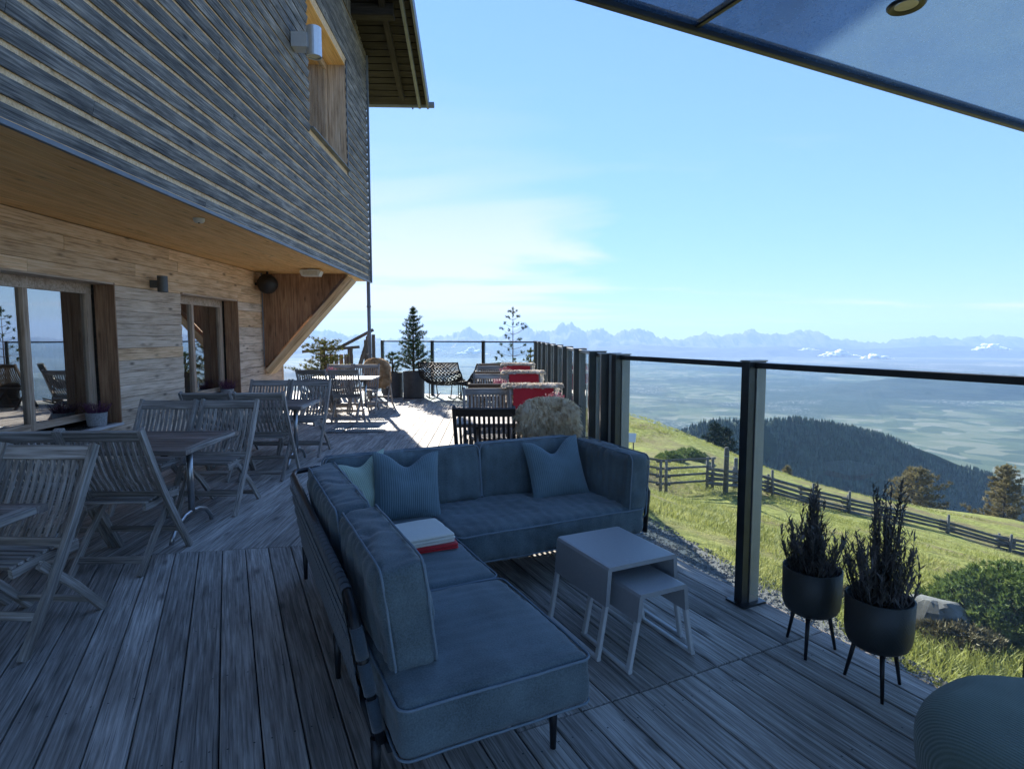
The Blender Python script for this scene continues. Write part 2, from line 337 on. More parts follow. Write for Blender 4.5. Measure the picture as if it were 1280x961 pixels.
# canopy: dusty blue-tinted glass panel, the sky shows through it
m, nt, out = nodes('frosted_glass'); L = nt.links.new
t = N(nt, 'ShaderNodeTexCoord'); n = N(nt, 'ShaderNodeTexNoise', Scale=2.2, Detail=9.0, Roughness=.72); L(t.outputs['Object'], n.inputs['Vector'])
n2 = N(nt, 'ShaderNodeTexNoise', Scale=110.0, Detail=3.0); L(t.outputs['Object'], n2.inputs['Vector'])
sp = ramp(nt, n2.outputs[0], [(.64, (0, 0, 0)), (.74, (.5, .5, .5))])
du = ramp(nt, n.outputs[0], [(.35, (.25, .25, .25)), (.55, (.38, .38, .38)), (.75, (.55, .55, .55))])
mx_ = N(nt, 'ShaderNodeMath', operation='ADD'); L(sp, mx_.inputs[0]); L(du, mx_.inputs[1]); mx_.use_clamp = True
tr = N(nt, 'ShaderNodeBsdfTransparent'); tr.inputs[0].default_value = (.44, .54, .61, 1)
tl = N(nt, 'ShaderNodeBsdfTranslucent'); tl.inputs[0].default_value = (.22, .31, .39, 1)
m1 = N(nt, 'ShaderNodeMixShader'); L(mx_.outputs[0], m1.inputs[0]); L(tr.outputs[0], m1.inputs[1]); L(tl.outputs[0], m1.inputs[2])
gl = N(nt, 'ShaderNodeBsdfGlossy'); gl.inputs['Roughness'].default_value = .1
m2 = N(nt, 'ShaderNodeMixShader'); m2.inputs[0].default_value = .05; L(m1.outputs[0], m2.inputs[1]); L(gl.outputs[0], m2.inputs[2]); L(m2.outputs[0], out.inputs[0])
# leaves / needles / fur: colour varies through the plant, light passes a little
def leaf(name, stops, scale=6, trans=.3, rough=.6, fine=0):
    m, nt, out = nodes(name); L = nt.links.new
    t = N(nt, 'ShaderNodeTexCoord'); n = N(nt, 'ShaderNodeTexNoise', Scale=float(scale), Detail=3.0, Roughness=.7); L(t.outputs['Object'], n.inputs['Vector'])
    c = ramp(nt, n.outputs[0], stops)
    d = N(nt, 'ShaderNodeBsdfPrincipled', Roughness=rough); d.inputs['Specular IOR Level'].default_value = .25; L(c, d.inputs['Base Color'])
    tl = N(nt, 'ShaderNodeBsdfTranslucent'); L(c, tl.inputs[0])
    mx = N(nt, 'ShaderNodeMixShader'); mx.inputs[0].default_value = trans; L(d.outputs[0], mx.inputs[1]); L(tl.outputs[0], mx.inputs[2]); L(mx.outputs[0], out.inputs[0]); return m
leaf('pine_needles', [(.35, (.018, .042, .018)), (.55, (.04, .085, .032)), (.7, (.07, .12, .045))], 7, .2)
leaf('golden_pine', [(.35, (.035, .055, .015)), (.5, (.10, .12, .03)), (.68, (.24, .22, .06))], 6, .25)
leaf('spruce_needles', [(.35, (.008, .02, .012)), (.65, (.025, .05, .026))], 2, .1)
leaf('larch_needles', [(.35, (.11, .085, .035)), (.5, (.21, .165, .075)), (.65, (.34, .275, .14))], 1.6, .35)
leaf('juniper', [(.3, (.05, .085, .02)), (.5, (.13, .18, .045)), (.7, (.26, .29, .08))], 4, .3)
leaf('heather_dark', [(.3, (.04, .045, .038)), (.5, (.11, .105, .10)), (.72, (.27, .24, .25))], 9, .2)
leaf('heather_pink', [(.3, (.16, .035, .07)), (.5, (.40, .12, .19)), (.7, (.55, .42, .42))], 30, .25)
leaf('heather_purple', [(.3, (.05, .02, .04)), (.5, (.17, .06, .12)), (.7, (.30, .16, .22))], 30, .25)
leaf('grass_blades', [(.3, (.18, .195, .04)), (.5, (.33, .33, .08)), (.7, (.47, .435, .14))], .8, .4)
leaf('dry_leaves', [(.3, (.06, .05, .025)), (.5, (.14, .115, .055)), (.7, (.24, .20, .10))], 9, .15)
leaf('fur_cream', [(.32, (.52, .36, .20)), (.5, (.88, .75, .56)), (.66, (.96, .89, .75))], 26, .35, .7)
leaf('fur_tan', [(.36, (.26, .16, .085)), (.5, (.50, .36, .22)), (.62, (.66, .52, .36))], 4, .25, .7)
leaf('fur_white', [(.36, (.52, .45, .38)), (.5, (.74, .68, .60)), (.62, (.84, .80, .74))], 7, .25, .7)
# diamond-embossed black pot
m, nt, out = nodes('pot_black'); L = nt.links.new
b = N(nt, 'ShaderNodeBsdfPrincipled', Roughness=.5); b.inputs['Base Color'].default_value = (.028, .031, .030, 1)
t = N(nt, 'ShaderNodeTexCoord'); sp = N(nt, 'ShaderNodeSeparateXYZ'); L(t.outputs['Object'], sp.inputs[0])
an = N(nt, 'ShaderNodeMath', operation='ARCTAN2'); L(sp.outputs[1], an.inputs[0]); L(sp.outputs[0], an.inputs[1])
def mth(op, a, bb):
    q = N(nt, 'ShaderNodeMath', operation=op)
    for i, v in enumerate((a, bb)):
        if isinstance(v, (int, float)): q.inputs[i].default_value = v
        elif v is not None: L(v, q.inputs[i])
    return q.outputs[0]
ua = mth('MULTIPLY', an.outputs[0], 12 / (2 * math.pi)); va = mth('MULTIPLY', sp.outputs[2], 10.0)
d1 = mth('ABSOLUTE', mth('SUBTRACT', mth('FRACT', ua, None), .5), None); d2 = mth('ABSOLUTE', mth('SUBTRACT', mth('FRACT', va, None), .5), None)
dd = mth('FRACT', mth('MULTIPLY', mth('ADD', d1, d2), 5.0), None); st = mth('GREATER_THAN', dd, .45)
bp = N(nt, 'ShaderNodeBump', Strength=.9, Distance=.004); L(st, bp.inputs['Height']); L(bp.outputs[0], b.inputs['Normal']); L(b.outputs[0], out.inputs[0])
# ground, gravel, far land
def ground(name, stops, scale, detail=8, bump=.5, dist=.05, rough=.95, mixc=None, mixs=.3, mixr=(.45, .6)):
    m, nt, out = nodes(name); L = nt.links.new
    b = N(nt, 'ShaderNodeBsdfPrincipled', Roughness=rough); b.inputs['Specular IOR Level'].default_value = .15
    t = N(nt, 'ShaderNodeTexCoord'); n = N(nt, 'ShaderNodeTexNoise', Scale=float(scale), Detail=float(detail), Roughness=.7); L(t.outputs['Object'], n.inputs['Vector'])
    c = ramp(nt, n.outputs[0], stops)
    if mixc:
        n2 = N(nt, 'ShaderNodeTexNoise', Scale=float(mixs), Detail=5.0, Roughness=.65); L(t.outputs['Object'], n2.inputs['Vector'])
        f = ramp(nt, n2.outputs[0], [(mixr[0], (0, 0, 0)), (mixr[1], (1, 1, 1))]); mx = N(nt, 'ShaderNodeMixRGB'); L(f, mx.inputs[0]); L(c, mx.inputs[1]); mx.inputs[2].default_value = (*mixc, 1); c = mx.outputs[0]
    L(c, b.inputs['Base Color'])
    bp = N(nt, 'ShaderNodeBump', Strength=bump, Distance=dist); L(n.outputs[0], bp.inputs['Height']); L(bp.outputs[0], b.inputs['Normal']); L(b.outputs[0], out.inputs[0]); return m
ground('meadow', [(.36, (.13, .14, .03)), (.5, (.27, .27, .065)), (.64, (.41, .385, .12))], 3.5, detail=12, mixc=(.21, .165, .075), mixs=.33, mixr=(.46, .62), bump=1.0, dist=.15)
ground('gravel', [(.3, (.08, .077, .073)), (.5, (.18, .172, .165)), (.7, (.30, .29, .275))], 55, bump=1.0, dist=.02)
ground('forest_floor', [(.3, (.012, .022, .012)), (.7, (.035, .05, .02))], .02, mixc=(.12, .13, .05), mixs=.0022, mixr=(.66, .69), bump=0)
m, nt, out = nodes('valley'); L = nt.links.new      # fields, woods and villages
b = N(nt, 'ShaderNodeBsdfPrincipled', Roughness=.95); b.inputs['Specular IOR Level'].default_value = .1
t = N(nt, 'ShaderNodeTexCoord'); wrp = N(nt, 'ShaderNodeTexNoise', Scale=.0006, Detail=5.0); L(t.outputs['Object'], wrp.inputs['Vector'])
wa = N(nt, 'ShaderNodeVectorMath', operation='MULTIPLY_ADD'); L(wrp.outputs['Color'], wa.inputs[0]); wa.inputs[1].default_value = (900, 900, 0); L(t.outputs['Object'], wa.inputs[2])
vo = N(nt, 'ShaderNodeTexVoronoi', Scale=.0034); L(wa.outputs[0], vo.inputs['Vector']); sv = N(nt, 'ShaderNodeSeparateColor'); L(vo.outputs['Color'], sv.inputs[0])
fc = ramp(nt, sv.outputs[0], [(.0, (.055, .075, .05)), (.45, (.10, .125, .07)), (.6, (.13, .145, .085)), (.85, (.18, .18, .12)), (1., (.23, .22, .165))])
fn = N(nt, 'ShaderNodeTexNoise', Scale=.00018, Detail=7.0, Roughness=.62); L(t.outputs['Object'], fn.inputs['Vector']); fr_ = ramp(nt, fn.outputs[0], [(.46, (0, 0, 0)), (.53, (1, 1, 1))])
mw = N(nt, 'ShaderNodeMixRGB'); L(fr_, mw.inputs[0]); L(fc, mw.inputs[1]); mw.inputs[2].default_value = (.04, .058, .042, 1)
vt = N(nt, 'ShaderNodeTexVoronoi', Scale=.02); L(t.outputs['Object'], vt.inputs['Vector']); tn = N(nt, 'ShaderNodeTexNoise', Scale=.00035, Detail=3.0); L(t.outputs['Object'], tn.inputs['Vector'])
tm = ramp(nt, tn.outputs[0], [(.56, (0, 0, 0)), (.62, (1, 1, 1))]); td = ramp(nt, vt.outputs['Distance'], [(.2, (1, 1, 1)), (.35, (0, 0, 0))])
tmx = N(nt, 'ShaderNodeMath', operation='MULTIPLY'); L(tm, tmx.inputs[0]); L(td, tmx.inputs[1]); mt_ = N(nt, 'ShaderNodeMixRGB'); L(tmx.outputs[0], mt_.inputs[0]); L(mw.outputs[0], mt_.inputs[1]); mt_.inputs[2].default_value = (.62, .58, .54, 1)
L(mt_.outputs[0], b.inputs['Base Color']); L(b.outputs[0], out.inputs[0])
ground('far_forest', [(.3, (.02, .035, .025)), (.7, (.05, .065, .045))], .0016, bump=0)
ground('far_rock', [(.35, (.05, .055, .06)), (.6, (.09, .09, .09)), (.75, (.15, .15, .15))], .0009, bump=0)
simple('tree_far', (.05, .072, .045), rough=.9, noise_amt=.6, scale=.02)
simple('cloud_white', (.85, .85, .86), rough=1, noise_amt=.02, scale=.001)
M_ = MAT

# ================================================================== TERRAIN
# control points: pixel directions with distances taken from fences, trees and the slope between them
TP = []
def tp(x, y, Y): p = at(x, y, Y); TP.append((p.x, p.y, p.z))
for q in [(880, 690, 5.5), (860, 640, 10), (850, 612, 19), (806, 612, 19), (905, 606, 19.8), (1000, 628, 23), (1130, 657, 23), (1262, 692, 23), (1130, 632, 42), (1280, 652, 42),
          (790, 517, 38), (728, 510, 40), (850, 541, 34), (890, 561, 31), (960, 598, 31), (1040, 618, 38), (760, 560, 22), (1100, 700, 13), (1000, 690, 9.5), (1270, 745, 8)]: tp(*q)
TP += [(1.5, 4, -.34), (2.0, 2.6, -.34), (2.6, 1.2, -.34), (3.2, 3.6, -.5), (3.3, 0, -.4), (0, 0, -.42), (-5, 0, -.42), (-5, 10, -.42), (0, 10, -.5), (1.2, 9, -.75), (0.6, 13, -1.2), (-3, 15, -.9), (-6, 14, -.6),
       (-4, 20, -3.5), (-12, 18, -3.0), (-5, 28, -8), (-14, 30, -9), (0, 27, -5.5), (-10, 45, -20), (0, 45, -9), (6, -8, -.8), (-6, -8, -.3), (10, 2, -1.4), (16, 8, -4.2), (30, 12, -9), (40, 25, -13),
       (8, 60, -22), (25, 65, -30), (45, 60, -32), (-20, 70, -45), (60, 30, -26), (10, 110, -62), (50, 110, -72), (-40, 120, -90), (95, 60, -62), (0, 240, -170), (90, 210, -190), (-120, 220, -200), (200, 120, -180),
       (-40, 20, -9), (-60, 60, -45), (-30, -20, 1), (30, -20, -4)]
TPa = np.array(TP); _d = np.linalg.norm(TPa[:, None, :2] - TPa[None, :, :2], axis=2)
_w = np.linalg.solve(_d + np.eye(len(TPa)) * 1e-6, TPa[:, 2])
def hz(X, Y):
    X = np.atleast_1d(np.asarray(X, float)); Y = np.atleast_1d(np.asarray(Y, float))
    return np.sqrt((X[:, None] - TPa[None, :, 0]) ** 2 + (Y[:, None] - TPa[None, :, 1]) ** 2) @ _w
def hz1(x, y): return float(hz(x, y)[0])
def grid(name, V, nu, nv, mat, smooth=True, kind='structure'):
    i = np.arange(nu - 1)[:, None] * nv + np.arange(nv - 1)[None, :]
    Fa = np.stack([i, i + nv, i + nv + 1, i + 1], -1).reshape(-1, 4)
    o = fast_mesh(name, V, Fa, mat, None, smooth); return tag(o, kind=kind)
th = np.radians(np.linspace(-170, 170, 170)); rr_ = np.geomspace(.6, 330, 130)
TH, RR = np.meshgrid(th, rr_, indexing='ij'); X, Y = (RR * np.sin(TH)).ravel(), (RR * np.cos(TH)).ravel()
Z = hz(X, Y)
Z += np.array([noise.noise((x * .35, y * .35, 3.)) * .05 * min(1, r / 6) + noise.noise((x * .09, y * .09, 7.)) * .25 * min(1, r / 25) for x, y, r in zip(X, Y, RR.ravel())])
meadow = grid('meadow_ground', np.stack([X, Y, Z], 1), 170, 130, M_['meadow'])
tag(meadow, 'sunlit grassy mountain meadow falling away below the terrace', 'meadow')
# gravel strip along the terrace edge
us = np.linspace(-1.5, 7.5, 70); ts = np.linspace(0, 1, 16); V = []
for u in us:
    n1_ = 3.25 + .27 * max(0, u - 1.2) + .16 * noise.noise((u * 1.7, 2., 0)) + .1 * noise.noise((u * 5, 9., 0))
    for t_ in ts:
        p = nf(2.55 + (n1_ - 2.55) * t_, u); V.append((p.x, p.y, 0))
V = np.array(V); V[:, 2] = hz(V[:, 0], V[:, 1]) + .03
gravel = grid('gravel_path', V, 70, 16, M_['gravel']); tag(gravel, 'grey gravel strip running along the edge of the terrace', 'gravel')
# loose pebbles and grass blades
rs = np.random.RandomState(3)
def scatter_mesh(name, P, base_v, base_f, size, mat, tilt=.0, parent=None, squash=None, smooth=False):
    """one joined mesh of many small pieces at P"""
    n = len(P); k = len(base_v); a = rs.rand(n) * 6.283; ca, sa = np.cos(a), np.sin(a)
    bv = np.repeat(base_v[None], n, 0) * size[:, None, None]
    if squash is not None: bv = bv * squash[:, None, :]
    x = bv[..., 0] * ca[:, None] - bv[..., 1] * sa[:, None]; y = bv[..., 0] * sa[:, None] + bv[..., 1] * ca[:, None]; z = bv[..., 2]
    if tilt:
        tx = (rs.rand(n) - .5) * tilt; ty = (rs.rand(n) - .5) * tilt; x = x + z * tx[:, None]; y = y + z * ty[:, None]
    V = np.stack([x, y, z], -1) + P[:, None, :]
    Fa = (base_f[None] + (np.arange(n) * k)[:, None, None]).reshape(-1, base_f.shape[1])
    return fast_mesh(name, V.reshape(-1, 3), Fa, mat, parent, smooth)
OCT_V = np.array([(1, 0, 0), (-1, 0, 0), (0, 1, 0), (0, -1, 0), (0, 0, .6), (0, 0, -.6)]); OCT_F = np.array([(0, 2, 4), (2, 1, 4), (1, 3, 4), (3, 0, 4), (2, 0, 5), (1, 2, 5), (3, 1, 5), (0, 3, 5)])
n = 7000; u = rs.rand(n) * 7.5 - .8; t_ = rs.rand(n) ** .8; nn = 2.8 + t_ * (.55 + .27 * np.maximum(0, u - 1.2))
c26, s26 = math.cos(R(26)), math.sin(R(26)); PX, PYY = nn * c26 - u * s26, nn * s26 + u * c26
P = np.stack([PX, PYY, hz(PX, PYY) + .035], 1)
o = scatter_mesh('pebbles', P, OCT_V, OCT_F, .006 + .014 * rs.rand(n) ** 2, M_['gravel'], squash=.6 + .8 * rs.rand(n, 3)); tag(o, 'loose grey pebbles on the gravel strip', 'pebbles', kind='stuff')
n = 42000; a = np.radians(rs.uniform(3, 50, n)); r = 3.2 + 38 * rs.rand(n) ** 1.5; PX, PYY = r * np.sin(a), r * np.cos(a)
nn = PX * c26 + PYY * s26; uu = -PX * s26 + PYY * c26
k = nn > 3.2 + .27 * np.maximum(0, uu - 1.2) + .25 * (rs.rand(n) - .6); PX, PYY, r = PX[k], PYY[k], r[k]; n = len(PX)
bl = []; bf = []
for i in range(6):
    an = i * 1.05; c_, s_ = math.cos(an), math.sin(an); q = len(bl); o_ = .25 * (i % 3)
    bl += [(c_ * .4 - s_ * .09, s_ * .4 + c_ * .09, 0), (c_ * .4 + s_ * .09, s_ * .4 - c_ * .09, 0), (c_ * (.75 + o_), s_ * (.75 + o_), 1 - .3 * o_)]; bf.append((q, q + 1, q + 2))
gn = np.array([noise.noise((x_ * .55, y_ * .55, 2.)) + .5 * noise.noise((x_ * 1.7, y_ * 1.7, 5.)) for x_, y_ in zip(PX, PYY)]); k = gn > -.28 + .25 * (rs.rand(n) - .5); PX, PYY, r, gn = PX[k], PYY[k], r[k], gn[k]; n = len(PX)   # bare and short patches
P = np.stack([PX, PYY, hz(PX, PYY) - .005], 1)
o = scatter_mesh('grass', P, np.array(bl), np.array(bf), (.022 + .038 * rs.rand(n)) * (1 + r / 30) * (1 + .9 * np.clip(gn, -.3, .6)), M_['grass_blades'], tilt=.9); tag(o, 'short sunlit yellow-green grass on the meadow', 'grass', kind='stuff')

# ================================================================== FAR LAND (true distances, metres)
def px_angle(x): return math.atan((x - 640) / F)
def z_of(y, Y): return H + (PY0 - y) / 733.0 * Y
# forested hill about 2.6 km away
ridge = [(700, 600), (780, 566), (840, 546), (870, 534), (897, 527), (950, 529), (999, 525), (1050, 532), (1104, 545), (1147, 558), (1200, 580), (1237, 593), (1290, 615), (1360, 650)]
rx = np.array([q[0] for q in ridge], float); ry = np.array([q[1] for q in ridge], float)
cols = np.linspace(700, 1360, 130); dep = np.linspace(0, 1, 70); V = []; hillp = {}
def hill_z(x, s):
    """x photo column (direction only), s in 0..1 from 1500 m (valley side) over the ridge at 2600 m to 3300 m"""
    Yd = 1450 + s * 1900; yr = np.interp(x, rx, ry); Yr = 2600 + 250 * math.sin(x * .012); zr = z_of(yr, Yr)
    d_ = Yr - Yd
    z = zr - (.52 * d_ if d_ > 0 else .45 * -d_)
    Xw = (x - 640) / F * Yd
    spur = abs(noise.noise((Xw * .0022, Yd * .0011, 1.3))) * 2 - .5
    z += (-70 * spur * min(1, abs(d_) / 250)) + 22 * noise.noise((Xw * .008, Yd * .008, 4.)) * min(1, abs(d_) / 120)
    return Xw, Yd, z
for x in cols:
    for s in dep: V.append(hill_z(x, s))
hill = grid('forest_hill', np.array(V), 130, 70, M_['forest_floor']); tag(hill, 'dark forested hill in front of the valley', 'hill')
n = 26000; P = []
for i in range(n):
    x = rs.uniform(760, 1330); s = rs.uniform(.18, .72); Xw, Yd, z = hill_z(x, s)
    if noise.noise((Xw * .0045, Yd * .0035, 8.)) > .52: continue      # clearings
    P.append((Xw, Yd, z - 1))
P = np.array(P); k6 = [(math.cos(i * 2.0944) * .22, math.sin(i * 2.0944) * .22, 0) for i in range(3)] + [(0, 0, 1)]
o = scatter_mesh('conifer_forest', P, np.array(k6), np.array([(0, 1, 3), (1, 2, 3), (2, 0, 3)]), 14 + 14 * rs.rand(len(P)), M_['tree_far'])
tag(o, 'dense dark conifer forest covering the hill', 'forest', kind='stuff')
# valley floor 1400 m below
V = []; A_ = np.radians(np.linspace(-75, 75, 60)); D_ = np.geomspace(1200, 70000, 60)
for a in A_:
    for d_ in D_: V.append((d_ * math.tan(a) if abs(a) < 1.2 else d_ * math.tan(1.2) * (1 if a > 0 else -1), d_, -1400 + 40 * noise.noise((d_ * math.tan(a) * .0003, d_ * .0003, 0))))
valley = grid('valley_floor', np.array(V), 60, 60, M_['valley']); tag(valley, 'hazy valley floor with fields and towns far below', 'valley')
def range_mesh(name, prof, Yd, half, base, mat, rough, label, seed, cat='mountains', ncol=1300):
    """a mountain range: crest profile given as photo directions at distance Yd, sloping down to `base` both sides"""
    px_ = np.array([q[0] for q in prof], float); py_ = np.array([q[1] for q in prof], float)
    xs = np.linspace(px_[0], px_[-1], ncol); nd = 27; V = []
    for x in xs:
        zc = z_of(np.interp(x, px_, py_), Yd)
        for j in range(nd):
            s = j / (nd - 1) * 2 - 1; Y_ = Yd + s * half; Xw = (x - 640) / F * Yd
            f = 1 - abs(s); q = (Xw / half * 1.6, s * 1.6, seed)
            rg = 1 - abs(noise.noise((q[0] * 1.4, q[1] * 1.4, seed))) * 2
            fine = (noise.noise((q[0] * 5, q[1] * 5, seed + 2)) * .6 + (.5 - abs(noise.noise((q[0] * 11, q[1] * 9, seed + 5)))) * .9 + noise.noise((q[0] * 26, q[1] * 14, seed + 5)) * .35)
            z = base + (zc - base) * max(0, f ** 1.1 + (rg - .5) * .28 * math.sin(math.pi * f)) + fine * rough * (.25 + f)
            V.append((Xw, Y_, z))
    return tag(grid(name, np.array(V), ncol, nd, mat), label, cat)
S = 1.73
pts = [(-900, 74), (-700, 66), (-560, 72), (-400, 60), (-265, 64), (-222, 58), (-180, 72), (-90, 78), (0, 74), (20, 70), (45, 68), (60, 58), (75, 52), (92, 56), (110, 66), (150, 70), (175, 58), (200, 45), (222, 56), (250, 60), (270, 50), (298, 42), (312, 52), (330, 62), (345, 55), (360, 52), (378, 62), (395, 68), (418, 58), (440, 54), (465, 62),
       (490, 76), (540, 80), (565, 72), (590, 64), (615, 70), (640, 70), (668, 64), (695, 56), (715, 66), (740, 70), (780, 65), (805, 60), (820, 55), (835, 65), (860, 78), (920, 84), (985, 86), (1010, 78), (1040, 74), (1070, 76), (1100, 72), (1130, 82), (1160, 74), (1190, 70), (1235, 72), (1280, 78), (1400, 70), (1600, 78), (1900, 68)]
range_mesh('mountain_range', [(540 + x / S, 380 + y / S + 1.0) for x, y in pts], 50000, 5200, -1500, M_['far_rock'], 400, 'jagged blue-grey alpine mountain range along the horizon', 1.7)
range_mesh('foothills', [(60, 428), (300, 433), (480, 428), (560, 434), (640, 430), (720, 436), (800, 431), (900, 436), (980, 433), (1080, 437), (1180, 432), (1300, 435), (1500, 431)], 39000, 3600, -1500, M_['far_forest'], 60, 'hazy forested foothills below the jagged mountains', 4.1, 'hills', 200)
range_mesh('valley_ridge', [(880, 520), (960, 505), (1040, 486), (1120, 474), (1180, 468), (1230, 467), (1290, 471), (1400, 466), (1600, 480)], 14500, 2600, -1450, M_['far_forest'], 45, 'long blue wooded ridge across the valley on one side', 6.3, 'hills', 160)
range_mesh('wooded_ridge', [(150, 470), (300, 462), (420, 468), (520, 474), (640, 478), (740, 481), (840, 492), (900, 505)], 17500, 2400, -1450, M_['far_forest'], 45, 'low wooded rise on the valley floor', 9.3, 'hills', 160)
def cloud(x, y, Yd, wpx, hpx, seed, label):
    rs_ = random.Random(seed); c = at(x, y, Yd); w_, h_ = wpx / 733 * Yd, hpx / 733 * Yd; m = MB()
    for k in range(70):
        q = rs_.uniform(-1, 1); r_ = h_ * (.10 + .26 * (1 - abs(q)) * rs_.random()) ; px_, py_, pz_ = q * w_ / 2, rs_.uniform(-.4, .4) * w_ * .4, r_ * .4 + h_ * .6 * rs_.random() ** 1.5 * (1 - q * q) * (.5 + .5 * math.sin(q * 7 + seed) ** 2)
        vs_ = []; nu, nv = 10, 7
        for j in range(nv + 1):
            for i in range(nu):
                a, b_ = 6.283 * i / nu, math.pi * j / nv; d_ = Vector((math.cos(a) * math.sin(b_), math.sin(a) * math.sin(b_), math.cos(b_))); rr2 = r_ * (1 + .35 * noise.noise(d_ * 1.8 + Vector((k, seed, 0))))
                vs_.append((px_ + d_.x * rr2 * 1.6, py_ + d_.y * rr2 * 1.6, pz_ + d_.z * rr2 * (.8 if d_.z > 0 else .35)))
        m.add(vs_, [(j * nu + i, (j + 1) * nu + i, (j + 1) * nu + (i + 1) % nu, j * nu + (i + 1) % nu) for j in range(nv) for i in range(nu)], True)
    o = m.build('cloud', M_['cloud_white']); o.location = c; return tag(o, label, 'cloud', 'low clouds over the valley')
for i, q in enumerate([(590, 444, 26000, 42, 11, 'low white cloud bank behind the rocking chairs'), (548, 440, 30000, 22, 5, 'small low cloud beside the bushy pine'), (750, 443, 32000, 20, 4, 'small low cloud above the windbreak corner post'), (1050, 446, 27000, 48, 11, 'long low white cloud above the log fence'), (1095, 449, 25000, 38, 9, 'flat low cloud beside the long one'),
                       (1240, 438, 30000, 40, 12, 'puffy low cloud above the golden larch'), (1010, 438, 36000, 24, 4, 'thin low cloud under the mountain peaks'), (690, 436, 38000, 16, 4, 'tiny low cloud beside the slim young pine')]): cloud(*q[:5], 11 + i, q[5])
# haze: one closed box of even, pale air round everything
m, nt, out = nodes('haze_air'); pv = N(nt, 'ShaderNodeVolumePrincipled'); pv.inputs['Color'].default_value = (.40, .62, 1.0, 1); pv.inputs['Density'].default_value = HAZE; pv.inputs['Anisotropy'].default_value = .1
nt.links.new(pv.outputs[0], out.inputs['Volume'])
mb = MB(); mb.box2((-110000, -3000, -1800), (110000, 72000, 1250)); tag(mb.build('haze', m), 'pale blue haze in the air over the valley', 'haze', kind='stuff')

# ================================================================== DECK
DZ = .03
mb = MB()
poly = [nf(-4.9, -2), nf(2.74, -2), nf(2.74, 3.86), Vector((1.0, 14.1, 0)), Vector((-3.5, 16.1, 0)), Vector((-7.4, 16.6, 0)), Vector((-7.6, 13.5, 0)), Vector((-5.3, 13.4, 0)), Vector((-4.9, -2.2, 0))]
mb.prism([(p.x, p.y) for p in poly], -.16, -.05)
deck = mb.build('deck', M_['dark_wood']); tag(deck, 'weathered grey plank terrace deck', 'deck', kind='structure')
def board(name, quad, mat, parent, zt=0.0, t=DZ, ch=.004):
    """plank with top outline quad (4 world xy points, first two = start end, last two = far end)"""
    q = [Vector((p[0], p[1], 0)) for p in quad]; c = sum(q, Vector()) / 4; d_ = ((q[2] + q[3]) - (q[0] + q[1])).normalized()
    M = Matrix(((d_.x, -d_.y, 0, c.x), (d_.y, d_.x, 0, c.y), (0, 0, 1, zt), (0, 0, 0, 1))); Mi = M.inverted()
    l = [Mi @ Vector((p.x, p.y, zt)) for p in q]
    ins = [Vector((p.x - math.copysign(ch, p.x), p.y - math.copysign(ch, p.y), 0)) for p in l]
    b = MB(); b.add([(p.x, p.y, -t) for p in l] + [(p.x, p.y, -ch) for p in l] + [tuple(p) for p in ins],
                    [(0, 3, 2, 1), (8, 9, 10, 11)] + [(i, (i + 1) % 4, 4 + (i + 1) % 4, 4 + i) for i in range(4)] + [(4 + i, 4 + (i + 1) % 4, 8 + (i + 1) % 4, 8 + i) for i in range(4)])
    o = b.build(name, mat, parent); o.matrix_local = M; return o
SA, SB = Vector((-2.41, 4.05)), Vector((.74, 4.6)); SD = (SB - SA).normalized()
def seam_u(n):   # u on the seam for a near-deck coordinate n
    p0 = nf(n, 0); dd_ = nf(0, 1); A = SA - Vector((p0.x, p0.y)); den = dd_.x * SD.y - dd_.y * SD.x
    return (A.x * SD.y - A.y * SD.x) / den
def seam_b(a):
    p0 = hf(a, 0); dd_ = hf(0, 1); A = SA - Vector((p0.x, p0.y)); den = dd_.x * SD.y - dd_.y * SD.x
    return (A.x * SD.y - A.y * SD.x) / den
BW, GAP = .150, .006
n0 = 2.77 - BW
while n0 > -6.2:
    a0, a1 = n0, n0 + BW - GAP
    e0, e1 = seam_u(a0) - .004, seam_u(a1) - .004
    lo = -2.0
    cuts = [lo]
    if n0 > .85: cuts.append(1.936)
    elif n0 < -1.6: lo = max(-2.0, (-(n0) - 4.6) * 0.0 - 2.0)
    for i, c_ in enumerate(cuts):
        s0 = c_ + (.003 if i else 0); last = i == len(cuts) - 1
        t0, t1 = (e0, e1) if last else (cuts[i + 1] - .003,) * 2
        q = [nf(a0, s0), nf(a1, s0), nf(a1, t1), nf(a0, t0)]
        board('deck_board', q, M_['deck_wood'], deck, zt=rnd.uniform(-.0015, .0015))
    n0 -= BW
FE0, FE1 = Vector((.62, 13.98)), Vector((-3.6, 15.95))
def far_b(a):
    p0 = hf(a, 0); dd_ = hf(0, 1); D_ = (FE1 - FE0).normalized(); A = FE0 - Vector((p0.x, p0.y)); den = dd_.x * D_.y - dd_.y * D_.x
    return min((A.x * D_.y - A.y * D_.x) / den, 16.3)
a_ = 1.06 - BW
while a_ > -7.3:
    a0, a1 = a_, a_ + BW - GAP
    if a1 > -4.75:
        st0, st1 = seam_b(a0) + .004, seam_b(a1) + .004
        cuts = [None, 9.05]
    else: st0 = st1 = 13.4; cuts = [None]
    for i in range(len(cuts)):
        s0, s1 = (st0, st1) if i == 0 else (cuts[i] + .003,) * 2
        last = i == len(cuts) - 1
        t0, t1 = (far_b(a0), far_b(a1)) if last else (cuts[i + 1] - .003,) * 2
        board('deck_board', [hf(a0, s0), hf(a1, s1), hf(a1, t1), hf(a0, t0)], M_['deck_wood'], deck, zt=rnd.uniform(-.0015, .0015))
    a_ -= BW
sc = MB()
